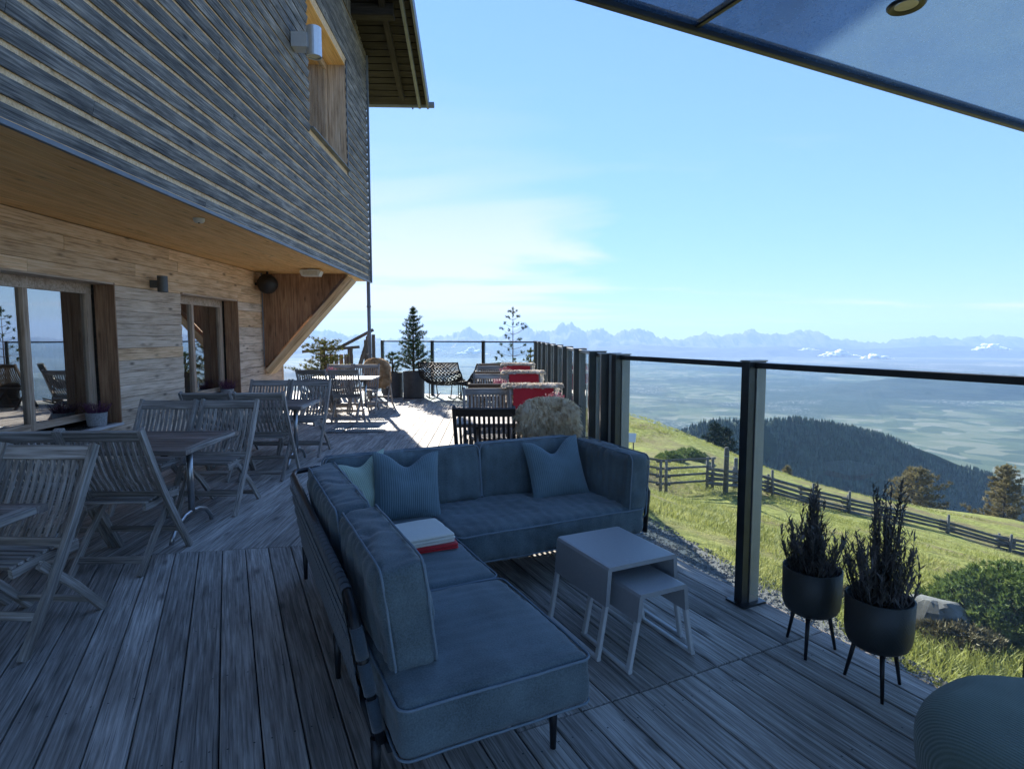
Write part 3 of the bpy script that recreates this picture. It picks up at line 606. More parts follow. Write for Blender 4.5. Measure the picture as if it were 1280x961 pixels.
for k in range(-26, 36):
    n_ = 2.77 - BW * (k + 27)
    if n_ < -3.2: break
    for uu_ in np.arange(.25, seam_u(n_) - .05, .52):
        for e in (.028, BW - GAP - .028):
            p = nf(n_ + e + rnd.uniform(-.004, .004), uu_ + rnd.uniform(-.012, .012), .0022); sc.add([p + Vector((.0042 * math.cos(i * 1.047), .0042 * math.sin(i * 1.047), 0)) for i in range(6)], [(0, 1, 2, 3, 4, 5)])
sc.build('screw_heads', M_['dark_metal'], deck)['kind'] = 'stuff'
# edge fascia of the near deck
bar('fascia_board', nf(2.785, -2, -.10), nf(2.785, 3.84, -.10), .14, .024, M_['deck_wood'], deck, up=nf(1, 0, 0))

# ================================================================== HOUSE (frame: a across, b along the wall, z up)
house = thing('alpine_house', 'timber house with grey louvred upper storey overhanging a plank wall', 'house', (0, 0, 0), R(2.03))
AW, AF, ZS, BE = -4.70, -2.83, 2.80, 14.0       # lower wall, upper facade, soffit height, facade end
B0 = -2.5
W1 = (4.2, 7.5, .45, 2.19); W2 = (9.10, 11.04, .45, 2.19); W3 = (9.6, 12.1, 4.82, 6.85)   # b0,b1,z0,z1
# cores (behind the cladding)
mb = MB()
mb.box2((-11, B0, -.4), (AW - .035, W1[0], ZS)); mb.box2((-11, W1[1], -.4), (AW - .035, W2[0], ZS)); mb.box2((-11, W2[1], -.4), (AW - .035, 13.25, ZS))
for w in (W1, W2):
    mb.box2((-5.6, w[0], w[3]), (AW - .035, w[1], ZS)); mb.box2((-5.6, w[0], -.4), (AW - .035, w[1], w[2]))
mb.build('wall_core', M_['dark_wood'], house)
mb = MB()
zt_ = 8.05
mb.box2((-11, B0, ZS + .03), (AF - .036, W3[0], zt_)); mb.box2((-11, W3[1], ZS + .03), (AF - .036, BE - .02, zt_))
mb.box2((-4.2, W3[0], ZS + .03), (AF - .036, W3[1], W3[2])); mb.box2((-4.2, W3[0], W3[3]), (AF - .036, W3[1], zt_))
mb.build('wall_core', M_['fresh_wood'], house)
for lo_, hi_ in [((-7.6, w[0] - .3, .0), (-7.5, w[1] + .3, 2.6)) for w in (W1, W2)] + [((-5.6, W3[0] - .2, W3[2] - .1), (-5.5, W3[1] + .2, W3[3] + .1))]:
    mb = MB(); mb.box2(lo_, hi_); mb.build('interior_wall', M_['room_shade'], house)
# upper facade: horizontal louvre boards with open joints
rows = 32; rh = (7.98 - ZS) / rows
for i in range(rows):
    z0 = ZS - .01 + i * rh; z1 = z0 + rh - .055
    segs = [(B0, BE)]
    if z1 > W3[2] and z0 < W3[3]: segs = [(B0, W3[0]), (W3[1], BE)]
    for s0, s1 in segs:
        parts_ = [(s0, s1)]
        if s1 - s0 > 7:
            c_ = s0 + (s1 - s0) * rnd.uniform(.3, .7); parts_ = [(s0, c_ - .002), (c_ + .002, s1)]
        for p0, p1 in parts_:
            bar('facade_board', (AF - .02, p0, (z0 + z1) / 2), (AF - .02, p1, (z0 + z1) / 2), z1 - z0, .026, M_['facade_wood'], house, up=(1, 0, -.22))
# vertical boards in the gable above
b_ = 4.0
while b_ < BE - .02:
    zt = 7.36 + .32 * (15.5 - b_) - .02
    bar('gable_board', (AF - .02, b_ + .07, 8.0), (AF - .02, b_ + .07, zt), .135, .024, M_['facade_wood'], house, up=(1, 0, 0)); b_ += .142
mb = MB(); mb.prism([(B0, 8.06), (BE - .04, 8.06), (BE - .04, 7.36 + .32 * 1.54 + .25), (4, 7.3 + .32 * 11.5), (B0, 9.2)], -10.9, AF - .05, 'x'); mb.build('gable_core', M_['dark_wood'], house)
bar('corner_trim', (AF + .012, BE + .014, ZS - .03), (AF + .012, BE + .014, 7.9), .06, .045, M_['zinc'], house, up=(1, 0, 0))
bar('drip_edge', (AF + .004, B0, ZS - .022), (AF + .004, BE, ZS - .022), .03, .035, M_['zinc'], house)
# end wall of the upper storey (faces away)
for i in range(rows):
    z0 = ZS - .01 + i * rh; bar('facade_board', (AF - .02, BE, z0 + rh / 2), (-11, BE, z0 + rh / 2), rh - .022, .026, M_['facade_wood'], house, up=(0, 1, 0))
# upper window
w = W3; rec = .34
bar('window_reveal', (AF - .01, w[1] - .012, w[2]), (AF - .01, w[1] - .012, w[3]), .02, .024, M_['zinc'], house, up=(0, 1, 0))
for k in range(3): bar('reveal_board', (AF - .09 - .115 * k, w[1] - .012, w[2]), (AF - .09 - .115 * k, w[1] - .012, w[3]), .112, .02, M_['frame_wood'], house, up=(0, 1, 0))
for k in range(3): bar('reveal_board', (AF - .09 - .115 * k, w[0], w[3] - .012), (AF - .09 - .115 * k, w[1] - .024, w[3] - .012), .112, .02, M_['soffit_wood'], house)
bar('window_sill', (AF - .15, w[0], w[2] - .012), (AF - .15, w[1], w[2] - .012), .40, .02, M_['zinc'], house)
def window(w, plane, mull, parent, pane_mat, head=.14, sillh=.06, cur=False):
    b0, b1, z0, z1 = w
    win = MB(); win.box2((plane - .05, b0, z1 - head), (plane + .01, b1, z1)); wo_ = win.build('window', M_['frame_wood'], parent)
    bar('frame_stile', (plane - .02, b1 - .055, z0 + sillh), (plane - .02, b1 - .055, z1 - head), .10, .06, M_['frame_wood'], wo_, up=(1, 0, 0))
    bar('frame_stile', (plane - .02, b0 + .055, z0 + sillh), (plane - .02, b0 + .055, z1 - head), .10, .06, M_['frame_wood'], wo_, up=(1, 0, 0))
    bar('frame_rail', (plane - .02, b0 + .105, z0 + sillh + .04), (plane - .02, b1 - .105, z0 + sillh + .04), .06, .08, M_['frame_wood'], wo_)
    prev = b0 + .105
    for mcut in mull + [b1 - .105]:
        g_ = MB(); e = mcut - (.035 if mcut in mull else 0); g_.box2((plane - .034, prev, z0 + sillh + .08), (plane - .026, e, z1 - head)); g_.build('pane', pane_mat, wo_)
        if mcut in mull: bar('mullion', (plane - .02, mcut, z0 + sillh), (plane - .02, mcut, z1 - head), .07, .07, M_['frame_wood'], wo_, up=(1, 0, 0))
        prev = mcut + .035
    return wo_
wob = window(W3, AF - rec - .05, [], house, M_['window_glass'])
for w, mu in ((W1, [6.45]), (W2, [9.95])):
    plane = AW - .27
    wi = window(w, plane, mu, house, M_['window_glass'])
    for k in range(2): bar('reveal_board', (AW - .03 - .125 * k, w[1] - .012, w[2]), (AW - .03 - .125 * k, w[1] - .012, w[3]), .122, .022, M_['brown_wood'], house, up=(0, 1, 0))
    for k in range(2): bar('reveal_board', (AW - .03 - .125 * k, w[0], w[3] - .012), (AW - .03 - .125 * k, w[1] - .024, w[3] - .012), .122, .022, M_['frame_wood'], house)
    mb = MB(); mb.box2((AW - .30, w[0], w[2] - .03), (AW + .05, w[1], w[2])); mb.build('window_sill', M_['light_coat'], wi)
    mb = MB()   # curtain: gentle vertical folds inside
    c0 = w[1] - .75; vs_ = []
    for i in range(40):
        q = c0 + .6 * i / 39; x_ = plane - .16 + .03 * math.sin(i * 1.25)
        vs_ += [(x_, q, w[2] + .1), (x_, q, w[3] - .08)]
    mb.add(vs_, [(2 * i, 2 * i + 2, 2 * i + 3, 2 * i + 1) for i in range(39)], True); mb.build('curtain', M_['curtain'], wi)
# lower wall planks (shiplap), grey low down where the weather reaches, warm under the soffit
z = ZS - .001; i = 0
while z > .02:
    z1 = z; z0 = max(0.005, z - .158); zc = (z0 + z1) / 2
    segs = [(B0, 13.3)]
    if zc < 2.19 and zc > .45: segs = [(B0, W1[0]), (W1[1], W2[0]), (W2[1], 13.3)]
    for s0, s1 in segs:
        cuts = [s0]
        while s1 - cuts[-1] > 3.6: cuts.append(cuts[-1] + rnd.uniform(2.2, 3.6))
        cuts.append(s1)
        for p0, p1 in zip(cuts, cuts[1:]):
            mt = M_['wall_wood'] if zc > 2.1 or rnd.random() < .25 * max(0, zc - 1.2) else M_['wall_wood_grey']
            bar('wall_board', (AW - .015 + rnd.uniform(-.002, .002), p0 + .001, zc), (AW - .015 + rnd.uniform(-.002, .002), p1 - .001, zc), z1 - z0 - .004, .024, mt, house, up=(1, 0, -.05))
    z = z0; i += 1
bar('corner_post', (AW - .02, 13.33, 0), (AW - .02, 13.33, ZS), .06, .06, M_['wall_wood_grey'], house, up=(1, 0, 0))
# soffit boards
k = 0; a_ = AW + .005
while a_ < AF - .02:
    w_ = min(.117, AF - .012 - a_); c_ = rnd.uniform(3, 9)
    for p0, p1 in ((B0, c_ - .001), (c_ + .001, BE - .01)):
        bar('soffit_board', (a_ + w_ / 2, p0, ZS + .012), (a_ + w_ / 2, p1, ZS + .012), w_ - .003, .02, M_['soffit_wood'], house)
    a_ += .117
# diagonal bracket under the overhang
bz0, bz1 = .86, ZS - .004; at_ = -3.0
for k in range(7):
    x0 = AW + (at_ - AW) * k / 7 + .002; x1 = AW + (at_ - AW) * (k + 1) / 7 - .002
    zb = lambda x: bz0 + (bz1 - bz0) * (x - AW) / (at_ - AW)
    mb = MB(); mb.prism([(x0, zb(x0)), (x1, zb(x1)), (x1, bz1), (x0, bz1)], -.11, .11, 'y')
    # grain vertical: rotate so local X is up
    o = mb.build('bracket_board', M_['brown_wood'], house); me = o.data
    for v in me.vertices: v.co = (v.co.z, v.co.y, -v.co.x)
    o.matrix_local = Matrix.Translation((0, 12.42, 0)) @ Matrix(((0, 0, -1, 0), (0, 1, 0, 0), (1, 0, 0, 0), (0, 0, 0, 1)))
dv_ = Vector((at_ - AW, 0, bz1 - bz0)).normalized(); pn = Vector((dv_.z, 0, -dv_.x))
bar('bracket_beam', Vector((AW + .02, 12.42, bz0 - .03)) + pn * .07, Vector((at_ + .05, 12.42, bz1 - .045)) + pn * .07, .36, .13, M_['fresh_wood'], house, up=pn)
# roof
mb = MB()
def roofz(b): return 7.42 + .32 * (15.5 - b)
for (bb0, zz0, bb1, zz1) in ((15.55, roofz(15.55), 4, roofz(4)), (4, roofz(4), -6, roofz(4) - 3.2)):
    mb.add([(-12, bb0, zz0), (-1.62, bb0, zz0), (-1.62, bb1, zz1), (-12, bb1, zz1), (-12, bb0, zz0 + .16), (-1.62, bb0, zz0 + .16), (-1.62, bb1, zz1 + .16), (-12, bb1, zz1 + .16)],
           [(0, 1, 2, 3), (7, 6, 5, 4), (0, 4, 5, 1), (1, 5, 6, 2), (2, 6, 7, 3), (3, 7, 4, 0)])
roof = mb.build('roof', M_['dark_wood'], house)
b_ = 15.45
while b_ > 9.5:
    bar('roof_plank', (-4.5, b_ - .1, roofz(b_ - .1) - .014), (-1.66, b_ - .1, roofz(b_ - .1) - .014), .19, .02, M_['dark_wood'], roof, up=(0, .32, 1)); b_ -= .205
for a_, t in ((-2.2, .13),):
    bar('rafter', (a_, 15.2, roofz(15.2) - .10), (a_, 8.0, roofz(8.0) - .10), .12, .14, M_['dark_wood'], roof)
for b_ in (12.7, 8.4): bar('purlin', (AF - .5, b_, roofz(b_) - .16), (-1.98, b_, roofz(b_) - .16), .24, .24, M_['dark_wood'], roof, c=.02)
bar('verge_flashing', (-1.60, 15.6, roofz(15.6) + .05), (-1.60, 6, roofz(6) + .05), .05, .30, M_['zinc'], roof)
bar('verge_board', (-1.80, 15.5, roofz(15.5) - .07), (-1.80, 6, roofz(6) - .07), .07, .16, M_['zinc'], roof)
mb = MB(); mb.tube([(-12, 15.66, 7.44), (-1.45, 15.66, 7.44)], .075, 12); g_ = mb.build('gutter', M_['zinc'], roof)
mb = MB(); mb.tube([(-2.0, 15.66, 7.36), (-2.0, 15.66, 7.33)], .02, 8); mb.build('gutter_outlet', M_['zinc'], g_)
mb = MB(); mb.tube([(-2.90, 14.07, 0), (-2.90, 14.07, ZS + .4)], .042, 10)
for z in (1.05, 2.2): mb.tube([(-2.90, 14.07, z), (-2.90, 14.07, z + .04)], .052, 10)
mb.build('downpipe', M_['zinc'], house)

# things fixed to the house
def wall_lamp(loc, r, h, mat, plate, label, out_=.2):
    t = thing('wall_lamp', label, 'lamp', hf(*loc), R(2.03))
    mb = MB(); mb.lathe([(0, -h / 2 + .02), (r * .86, -h / 2 + .02), (r * .86, -h / 2), (r, -h / 2), (r, h / 2), (0, h / 2)], (out_, 0, 0), 24, False); mb.build('shade', mat, t)
    mb = MB(); mb.box((out_ / 2 - r * .35, 0, 0), (out_ - r * .75, plate, plate)); mb.build('bracket', mat, t)
    mb = MB(); mb.lathe([(0, 0), (r * .8, 0)], (out_, 0, -h / 2 + .015), 20); mb.build('lens', M_['lens'], t); return t
wall_lamp((AF + .005, 8.85, 5.72), .105, .40, M_['silver_lamp'], .2, 'silver cylinder wall lamp beside the upper window', .3)
wall_lamp((AW, 8.35, 2.25), .065, .22, M_['dark_lamp'], .1, 'dark grey cylinder wall lamp between the two ground-floor windows', .15)
t = thing('ball_speaker', 'black ball loudspeaker under the overhang beside the diagonal bracket', 'loudspeaker', hf(AW + .24, 11.95, 2.56), R(2.03))
mb = MB(); mb.lathe([(.0, -.2), (.07, -.185), (.14, -.14), (.19, -.06), (.2, 0), (.19, .06), (.14, .14), (.07, .185), (0, .2)], (0, 0, 0), 24); mb.build('shell', M_['black_plastic'], t)
mb = MB(); mb.tube([(-.24, 0, 0), (-.17, 0, 0)], .03, 8); mb.tube([(0, 0, .19), (0, 0, .24)], .02, 8); mb.build('bracket', M_['black_plastic'], t)
mb = MB(); mb.tube([hf(AW + .03, 12.2, .9), hf(AW + .03, 12.2, ZS)], .014, 8); tag(mb.build('cable_pipe', M_['zinc']), 'thin vertical cable pipe on the wall beside the diagonal bracket', 'pipe')
t = thing('soffit_lamp', 'white box floodlight fixed under the soffit near the bracket', 'lamp', hf(-3.42, 11.4, ZS), R(2.03))
mb = MB(); mb.prism([(-.16, -.14), (.16, -.14), (.2, -.05), (.16, -.02), (-.16, -.02), (-.2, -.05)], -.1, .1, 'y'); mb.build('housing', M_['white_plastic'], t)
mb = MB(); mb.box((0, -.102, -.085), (.27, .006, .07)); mb.build('lens', M_['lens'], t)
mb = MB(); mb.box((0, 0, -.01), (.12, .08, .02)); mb.build('mount', M_['white_plastic'], t)
t = thing('smoke_detector', 'small round white detector on the orange soffit', 'detector', hf(-3.15, 6.55, ZS), R(2.03))
mb = MB(); mb.lathe([(.0, -.045), (.04, -.045), (.055, -.03), (.06, 0)], n=20); mb.build('cover', M_['white_plastic'], t)
mb = MB(); mb.lathe([(.0, -.052), (.012, -.052), (.012, -.044)], n=10); mb.build('sensor', M_['black_plastic'], t)

# ================================================================== GLASS WINDBREAK
RH = 1.40
def post(p, ang, t, w=.13, d=.055, h=RH):
    """flat post: w across the railing, d along it; dark core, a lighter strip stands in for its lit face"""
    o = MB(); o.box((0, 0, h / 2), (w, d, h)); ob = o.build('post', M_['dark_metal'], t); ob.location = p; ob.rotation_euler = (0, 0, ang)
    f = MB(); f.box((w * .18, -d / 2 - .004, h / 2), (w * .55, .006, h - .01)); fo = f.build('lit_face', M_['rail_metal'], ob)  # lighter strip paints the side of the post that catches light
    b = MB(); b.box((0, 0, .006), (w + .05, d + .08, .012)); b.build('base_plate', M_['dark_metal'], ob)
    c_ = MB(); c_.box((0, 0, h + .004), (w + .012, d + .012, .008)); c_.build('cap', M_['rail_metal'], ob); return ob
def pane(p, q, t, name='pane', gap=.03, z0=.06, z1=RH - .03):
    p, q = Vector(p), Vector(q); d_ = (q - p).normalized(); o = MB(); L_ = (q - p).length - 2 * gap
    o.box((0, 0, (z0 + z1) / 2), (L_, .010, z1 - z0)); ob = o.build(name, M_['clear_glass'], t); ob.location = (p + q) / 2; ob.rotation_euler = (0, 0, math.atan2(d_.y, d_.x)); return ob
GN = 2.67
t = thing('glass_windbreak', 'glass windbreak with dark posts beside the corner sofa and black pots', 'windbreak')
pu = [-1.6, -.3, 1.0, 2.36, 3.60]
for u in pu: post(nf(GN, u), R(26), t)
for u0, u1 in zip(pu, pu[1:]):
    pane(nf(GN, u0), nf(GN, u1), t)
    bar('top_rail', nf(GN, u0 + .03, RH - .02), nf(GN, u1 - .03, RH - .02), .05, .032, M_['dark_metal'], t)
C0, C1 = Vector((.775, 4.55, 0)), Vector((.55, 13.75, 0)); cd = (C1 - C0).normalized(); ca_ = math.atan2(cd.y, cd.x) - math.pi / 2
t = thing('glass_windbreak', 'long glass windbreak of wide dark posts behind the chairs with red blankets', 'windbreak')
ys = [4.6, 5.2] + [6.3 + 1.12 * k for k in range(7)]
pp = [C0 + cd * ((y - C0.y) / cd.y) for y in ys]
for i, p in enumerate(pp): post(p, ca_, t, w=.15 if i < 2 else .135)
for p, q in zip(pp, pp[1:]):
    pane(p, q, t); bar('top_rail', p + cd * .03 + Vector((0, 0, RH - .02)), q - cd * .03 + Vector((0, 0, RH - .02)), .04, .03, M_['dark_metal'], t)
pane(nf(GN, 3.60), pp[0], t, gap=.07)
t = thing('glass_windbreak', 'glass windbreak across the end of the terrace behind the rocking chairs', 'windbreak')
E0, E1 = C1.copy(), Vector((-3.56, 15.65, 0)); ed = (E1 - E0).normalized(); ea = math.atan2(ed.y, ed.x) - math.pi / 2
ss = [0.0, .305, .63, .975]; pp = [E0 + (E1 - E0) * s for s in ss]
for p in pp: post(p, ea, t, w=.07, d=.06)
for p, q in zip(pp, pp[1:]):
    pane(p, q, t); bar('top_rail', p + ed * .035 + Vector((0, 0, RH - .02)), q - ed * .035 + Vector((0, 0, RH - .02)), .045, .032, M_['dark_metal'], t)
pane(pp[-1], pp[-1] + Vector((-.95, .25, 0)), t)
# canopy overhead, a frosted panel roof whose edge crosses the view
CZ = 2.72; e0 = None
r = ray(865, 38); tt = (CZ - H) / r.z; e0 = NF.inverted() @ Vector((r.x * tt, r.y * tt, 0)); CU = e0.y; CN = e0.x
t = thing('canopy', 'dusty blue frosted glass canopy roof over the near corner of the terrace', 'canopy', nf(1.8, 0, 0), R(26))
def cl(n, u, z): return (n - 1.8, u, z)
for n0_, n1_ in ((-1.2, CN - .012), (CN + .012, CN + 2.9)):
    mb = MB(); mb.box2(cl(n0_, -2.2, CZ), cl(n1_, CU - .03, CZ + .016)); mb.build('roof_panel', M_['frosted_glass'], t)
bar('edge_profile', cl(-1.2, CU - .015, CZ + .005), cl(CN + 2.9, CU - .015, CZ + .005), .028, .05, M_['dark_metal'], t)
bar('seam_profile', cl(CN, -2.2, CZ + .008), cl(CN, CU - .03, CZ + .008), .022, .026, M_['dark_metal'], t)
for n_ in (-1.1, 2.60, CN + 2.85): bar('canopy_post', cl(n_, -2.1, -.4 if n_ > 2.8 else 0), cl(n_, -2.1, CZ), .09, .09, M_['dark_metal'], t)
r = ray(1133, 6); tt = (CZ - H) / r.z; l0 = NF.inverted() @ Vector((r.x * tt, r.y * tt, 0))
t = thing('ceiling_spotlight', 'round recessed spotlight in the blue glass canopy', 'spotlight', nf(l0.x, l0.y, CZ), 0)
mb = MB(); mb.lathe([(.036, -.002), (.055, -.012), (.062, -.004), (.062, .0)], n=28); mb.build('ring', M_['dark_metal'], t)
mb = MB(); mb.lathe([(0, -.004), (.037, -.004)], n=24); mb.build('lens', M_['lens'], t)

# ================================================================== SOFT SHAPES
def cushion_mesh(name, sx, sy, sz, r=.036, puff=(0, 0, .02), n=(16, 16, 8), wr=.006, seed=0., gather=0.):
    """rounded, puffed cushion centred at the origin with wrinkles; gather = seam puckers on the side faces"""
    hx, hy, hz_ = sx / 2, sy / 2, sz / 2; idx = {}; vs_ = []; fs = []
    def V(i, j, k):
        if (i, j, k) in idx: return idx[(i, j, k)]
        def sp(t): return t
        p = Vector((-hx + 2 * hx * i / n[0], -hy + 2 * hy * j / n[1], -hz_ + 2 * hz_ * k / n[2]))
        q = Vector((max(-hx + r, min(hx - r, p.x)), max(-hy + r, min(hy - r, p.y)), max(-hz_ + r, min(hz_ - r, p.z))))
        d_ = p - q
        if d_.length > 1e-6: p = q + d_.normalized() * min(r, max(abs(d_.x), abs(d_.y), abs(d_.z)))
        x, y, z = p.x / hx, p.y / hy, p.z / hz_
        bx, by, bz = (1 - y * y) * (1 - z * z), (1 - x * x) * (1 - z * z), (1 - x ** 4) * (1 - y ** 4)
        p = p + Vector((math.copysign(puff[0] * bx, x) if abs(x) > .5 else 0, math.copysign(puff[1] * by, y) if abs(y) > .5 else 0, math.copysign(puff[2] * bz, z) if abs(z) > .4 else 0))
        w1 = noise.noise((p.x * 6 + seed, p.y * 6, p.z * 6)) * wr + noise.noise((p.x * 17 + seed, p.y * 17, p.z * 17)) * wr * .45
        for fq, am in ((2.6, .7), (5.0, .3)):          # creases
            cr_ = abs(noise.noise((p.x * fq + seed * 2, p.y * fq * .6, p.z * fq + seed))); w1 -= wr * am * max(0., 1 - cr_ / .10)
        nrm = Vector((x ** 5, y ** 5, z ** 5))
        if nrm.length > 1e-6: nrm.normalize()
        if gather:
            e = abs(z) ** 3 * (1 - .6 * abs(z) ** 8); s_ = (p.x if sx > sy else p.y); w1 += gather * e * math.sin(s_ * 85 + 3 * noise.noise((s_ * 9, seed, 0)))
        p = p + nrm * w1
        idx[(i, j, k)] = len(vs_); vs_.append(p); return idx[(i, j, k)]
    a, b, c = n
    for i in range(a):
        for j in range(b): fs += [(V(i, j, c), V(i + 1, j, c), V(i + 1, j + 1, c), V(i, j + 1, c)), (V(i, j, 0), V(i, j + 1, 0), V(i + 1, j + 1, 0), V(i + 1, j, 0))]
    for i in range(a):
        for k in range(c): fs += [(V(i, 0, k), V(i + 1, 0, k), V(i + 1, 0, k + 1), V(i, 0, k + 1)), (V(i, b, k), V(i, b, k + 1), V(i + 1, b, k + 1), V(i + 1, b, k))]
    for j in range(b):
        for k in range(c): fs += [(V(0, j, k), V(0, j, k + 1), V(0, j + 1, k + 1), V(0, j + 1, k)), (V(a, j, k), V(a, j + 1, k), V(a, j + 1, k + 1), V(a, j, k + 1))]
    m = MB(); m.add(vs_, fs, True); return m
def ring_pts(hx, hy, rad, z, k=5):
    out_ = []
    for cx, cy, a0 in ((hx - rad, hy - rad, 0), (-hx + rad, hy - rad, 90), (-hx + rad, -hy + rad, 180), (hx - rad, -hy + rad, 270)):
        for i in range(k + 1):
            a = R(a0 + 90 * i / k); out_.append((cx + rad * math.cos(a), cy + rad * math.sin(a), z))
    # add mid points on long sides
    res = []
    for i, p in enumerate(out_):
        q = out_[(i + 1) % len(out_)]; res.append(p); L_ = math.dist(p, q)
        for s in range(1, int(L_ / .06)): t_ = s / int(L_ / .06); res.append(tuple(p[j] + (q[j] - p[j]) * t_ for j in range(3)))
    return res
def cushion(name, parent, c, size, rot=None, mat='denim', r=.045, puff=(.01, .01, .02), seed=0., gather=.0, wr=.006, flat=2, n=None):
    """cushion whose thin axis is `flat`; piping runs round both faces"""
    sx, sy, sz = size
    if flat == 2: dims = (sx, sy, sz); M = Matrix()
    elif flat == 1: dims = (sx, sz, sy); M = Matrix(((1, 0, 0, 0), (0, 0, -1, 0), (0, 1, 0, 0), (0, 0, 0, 1)))
    else: dims = (sy, sz, sx); M = Matrix(((0, 0, 1, 0), (1, 0, 0, 0), (0, 1, 0, 0), (0, 0, 0, 1)))
    nn_ = n or tuple(max(8, min(84, int(d_ / .015))) for d_ in dims)
    m = cushion_mesh(name, *dims, r=r, puff=puff, n=nn_, wr=wr, seed=seed, gather=gather)
    o = m.build(name, M_[mat], parent)
    o.matrix_local = Matrix.Translation(c) @ (rot.to_4x4() if rot else Matrix()) @ M
    for sgn in (-1, 1):
        z = sgn * (dims[2] / 2 - r * .32); ins = r * .18
        pts_ = [(x + noise.noise((x * 7, y * 7, seed)) * .003, y + noise.noise((y * 7, x * 7, seed + 3)) * .003, zz + noise.noise((x * 9, y * 9, seed)) * .004) for x, y, zz in ring_pts(dims[0] / 2 - ins + .009, dims[1] / 2 - ins + .009, r * 1.2, z)]
        pm = MB(); pm.tube(pts_, .0048, 6, closed=True); pm.build('piping', M_['piping'], o)
    return o

# ================================================================== CORNER SOFA (frame n,u)
SN, SU = 1.40, 2.80
sofa = thing('corner_sofa', 'blue denim corner sofa with dark strap-woven back and thin black legs', 'sofa', nf(SN, SU), R(26))
def sl_(n, u, z): return Vector((n - SN, u - SU, z))
for n_, u_ in ((.40, 1.86), (1.05, 1.80), (.40, 2.62), (.40, 3.82), (2.40, 3.82), (2.40, 3.12), (1.30, 3.12)):
    mb = MB(); p = sl_(n_, u_, 0); mb.tube([p, p + Vector((0, 0, .21))], [.011, .019], 10); mb.build('leg', M_['sofa_metal'], sofa)
mb = MB(); mb.prism([(p.x, p.y) for p in (sl_(.42, 1.78, 0), sl_(1.06, 1.78, 0), sl_(1.06, 3.10, 0), sl_(2.42, 3.10, 0), sl_(2.42, 3.86, 0), sl_(.42, 3.86, 0))], .20, .232); mb.build('seat_frame', M_['sofa_metal'], sofa)
# seat cushions
cushion('seat_cushion', sofa, sl_(.78, 2.045, .325), (.70, .77, .185), seed=1, r=.036, puff=(.008, .008, .016), gather=.003)
cushion('seat_cushion', sofa, sl_(.78, 3.05, .325), (.68, 1.22, .185), seed=5, r=.036, puff=(.008, .008, .016), gather=.003)
cushion('seat_cushion', sofa, sl_(1.79, 3.36, .325), (1.32, .70, .19), seed=9, r=.04, puff=(.01, .012, .02), gather=.006, wr=.012)
# back cushions
Rx = lambda a: Matrix.Rotation(R(a), 3, 'X'); Ry = lambda a: Matrix.Rotation(R(a), 3, 'Y'); Rz = lambda a: Matrix.Rotation(R(a), 3, 'Z')
cushion('back_cushion', sofa, sl_(.52, 2.21, .60), (.17, .74, .38), Ry(-7), seed=13, flat=0, r=.04, puff=(.006, .008, .02), gather=.006, wr=.014)
cushion('back_cushion', sofa, sl_(.50, 3.09, .60), (.17, .98, .37), Ry(-7), seed=17, flat=0, r=.04, puff=(.006, .008, .02), gather=.007, wr=.014)
cushion('back_cushion', sofa, sl_(1.03, 3.73, .60), (1.02, .16, .37), Rx(-7), seed=21, flat=1, r=.036, puff=(.006, .008, .016), gather=.005, wr=.013)
cushion('back_cushion', sofa, sl_(1.94, 3.73, .60), (.78, .16, .38), Rx(-7), seed=25, flat=1, r=.036, puff=(.006, .008, .016), gather=.005, wr=.013)
cushion('arm_cushion', sofa, sl_(2.41, 3.42, .55), (.16, .78, .42), Ry(3), seed=29, flat=0, r=.036, puff=(.006, .008, .016), gather=.006, wr=.014)
# tubular back frame, wrapped in straps
nb, zt = .345, .66
path = [sl_(nb + .06, 1.80, .23), sl_(nb, 1.87, .60), sl_(nb, 1.92, .645), sl_(nb, 2.0, zt), sl_(nb, 3.80, zt + .02), sl_(nb + .02, 3.90, zt + .02), sl_(nb + .1, 3.935, zt + .02), sl_(2.30, 3.935, zt + .02), sl_(2.44, 3.92, zt + .01), sl_(2.515, 3.84, zt - .02), sl_(2.52, 3.12, .56), sl_(2.51, 3.06, .5), sl_(2.48, 3.05, .23)]
mb = MB(); mb.tube(path, .0165, 10); mb.build('back_frame', M_['sofa_metal'], sofa)
mb = MB(); mb.tube([sl_(nb + .05, 1.85, .235), sl_(nb + .05, 3.86, .235)], .014, 8); mb.build('lower_rail', M_['sofa_metal'], sofa)
def strap(p_top, p_bot, along, w=.041):
    """a flat strap looped over the rail and pulled down to the lower rail"""
    p_top, p_bot, al = Vector(p_top), Vector(p_bot), Vector(along).normalized(); d_ = (p_bot - p_top).normalized(); nn_ = al.cross(d_); rr0 = .0205
    prof = []
    prof.append(p_bot + nn_ * .012); prof.append(p_top + nn_ * rr0 + d_ * .01)
    for k in range(7): a = math.pi * k / 6; prof.append(p_top + nn_ * (rr0 * math.cos(a)) - d_ * (rr0 * math.sin(a)))
    prof.append(p_top - nn_ * rr0 + d_ * .01); prof.append(p_bot - nn_ * .012)
    b = MB(); b.add([q - al * w / 2 for q in prof] + [q + al * w / 2 for q in prof], [(i, i + 1, len(prof) + i + 1, len(prof) + i) for i in range(len(prof) - 1)], True)
    return b.build('strap', M_['strap_cloth'], sofa)
k = 0
while k < 36:
    u_ = 2.03 + k * .0505
    strap(sl_(nb, u_, zt + .01 * (u_ - 2) / 1.8), sl_(nb + .05, u_, .225), (0, 1, 0)); k += 1
for k, (z0, z1) in enumerate(((.60, .50), (.485, .385), (.37, .27))):     # sleeves round the front upright
    mb = MB(); f = lambda z: sl_(nb + .06 - .06 * (z - .23) / .37, 1.80 + .07 * (z - .23) / .37, z); mb.tube([f(z0), f((z0 + z1) / 2), f(z1)], .0215, 12); mb.build('strap_sleeve', M_['strap_cloth'], sofa)
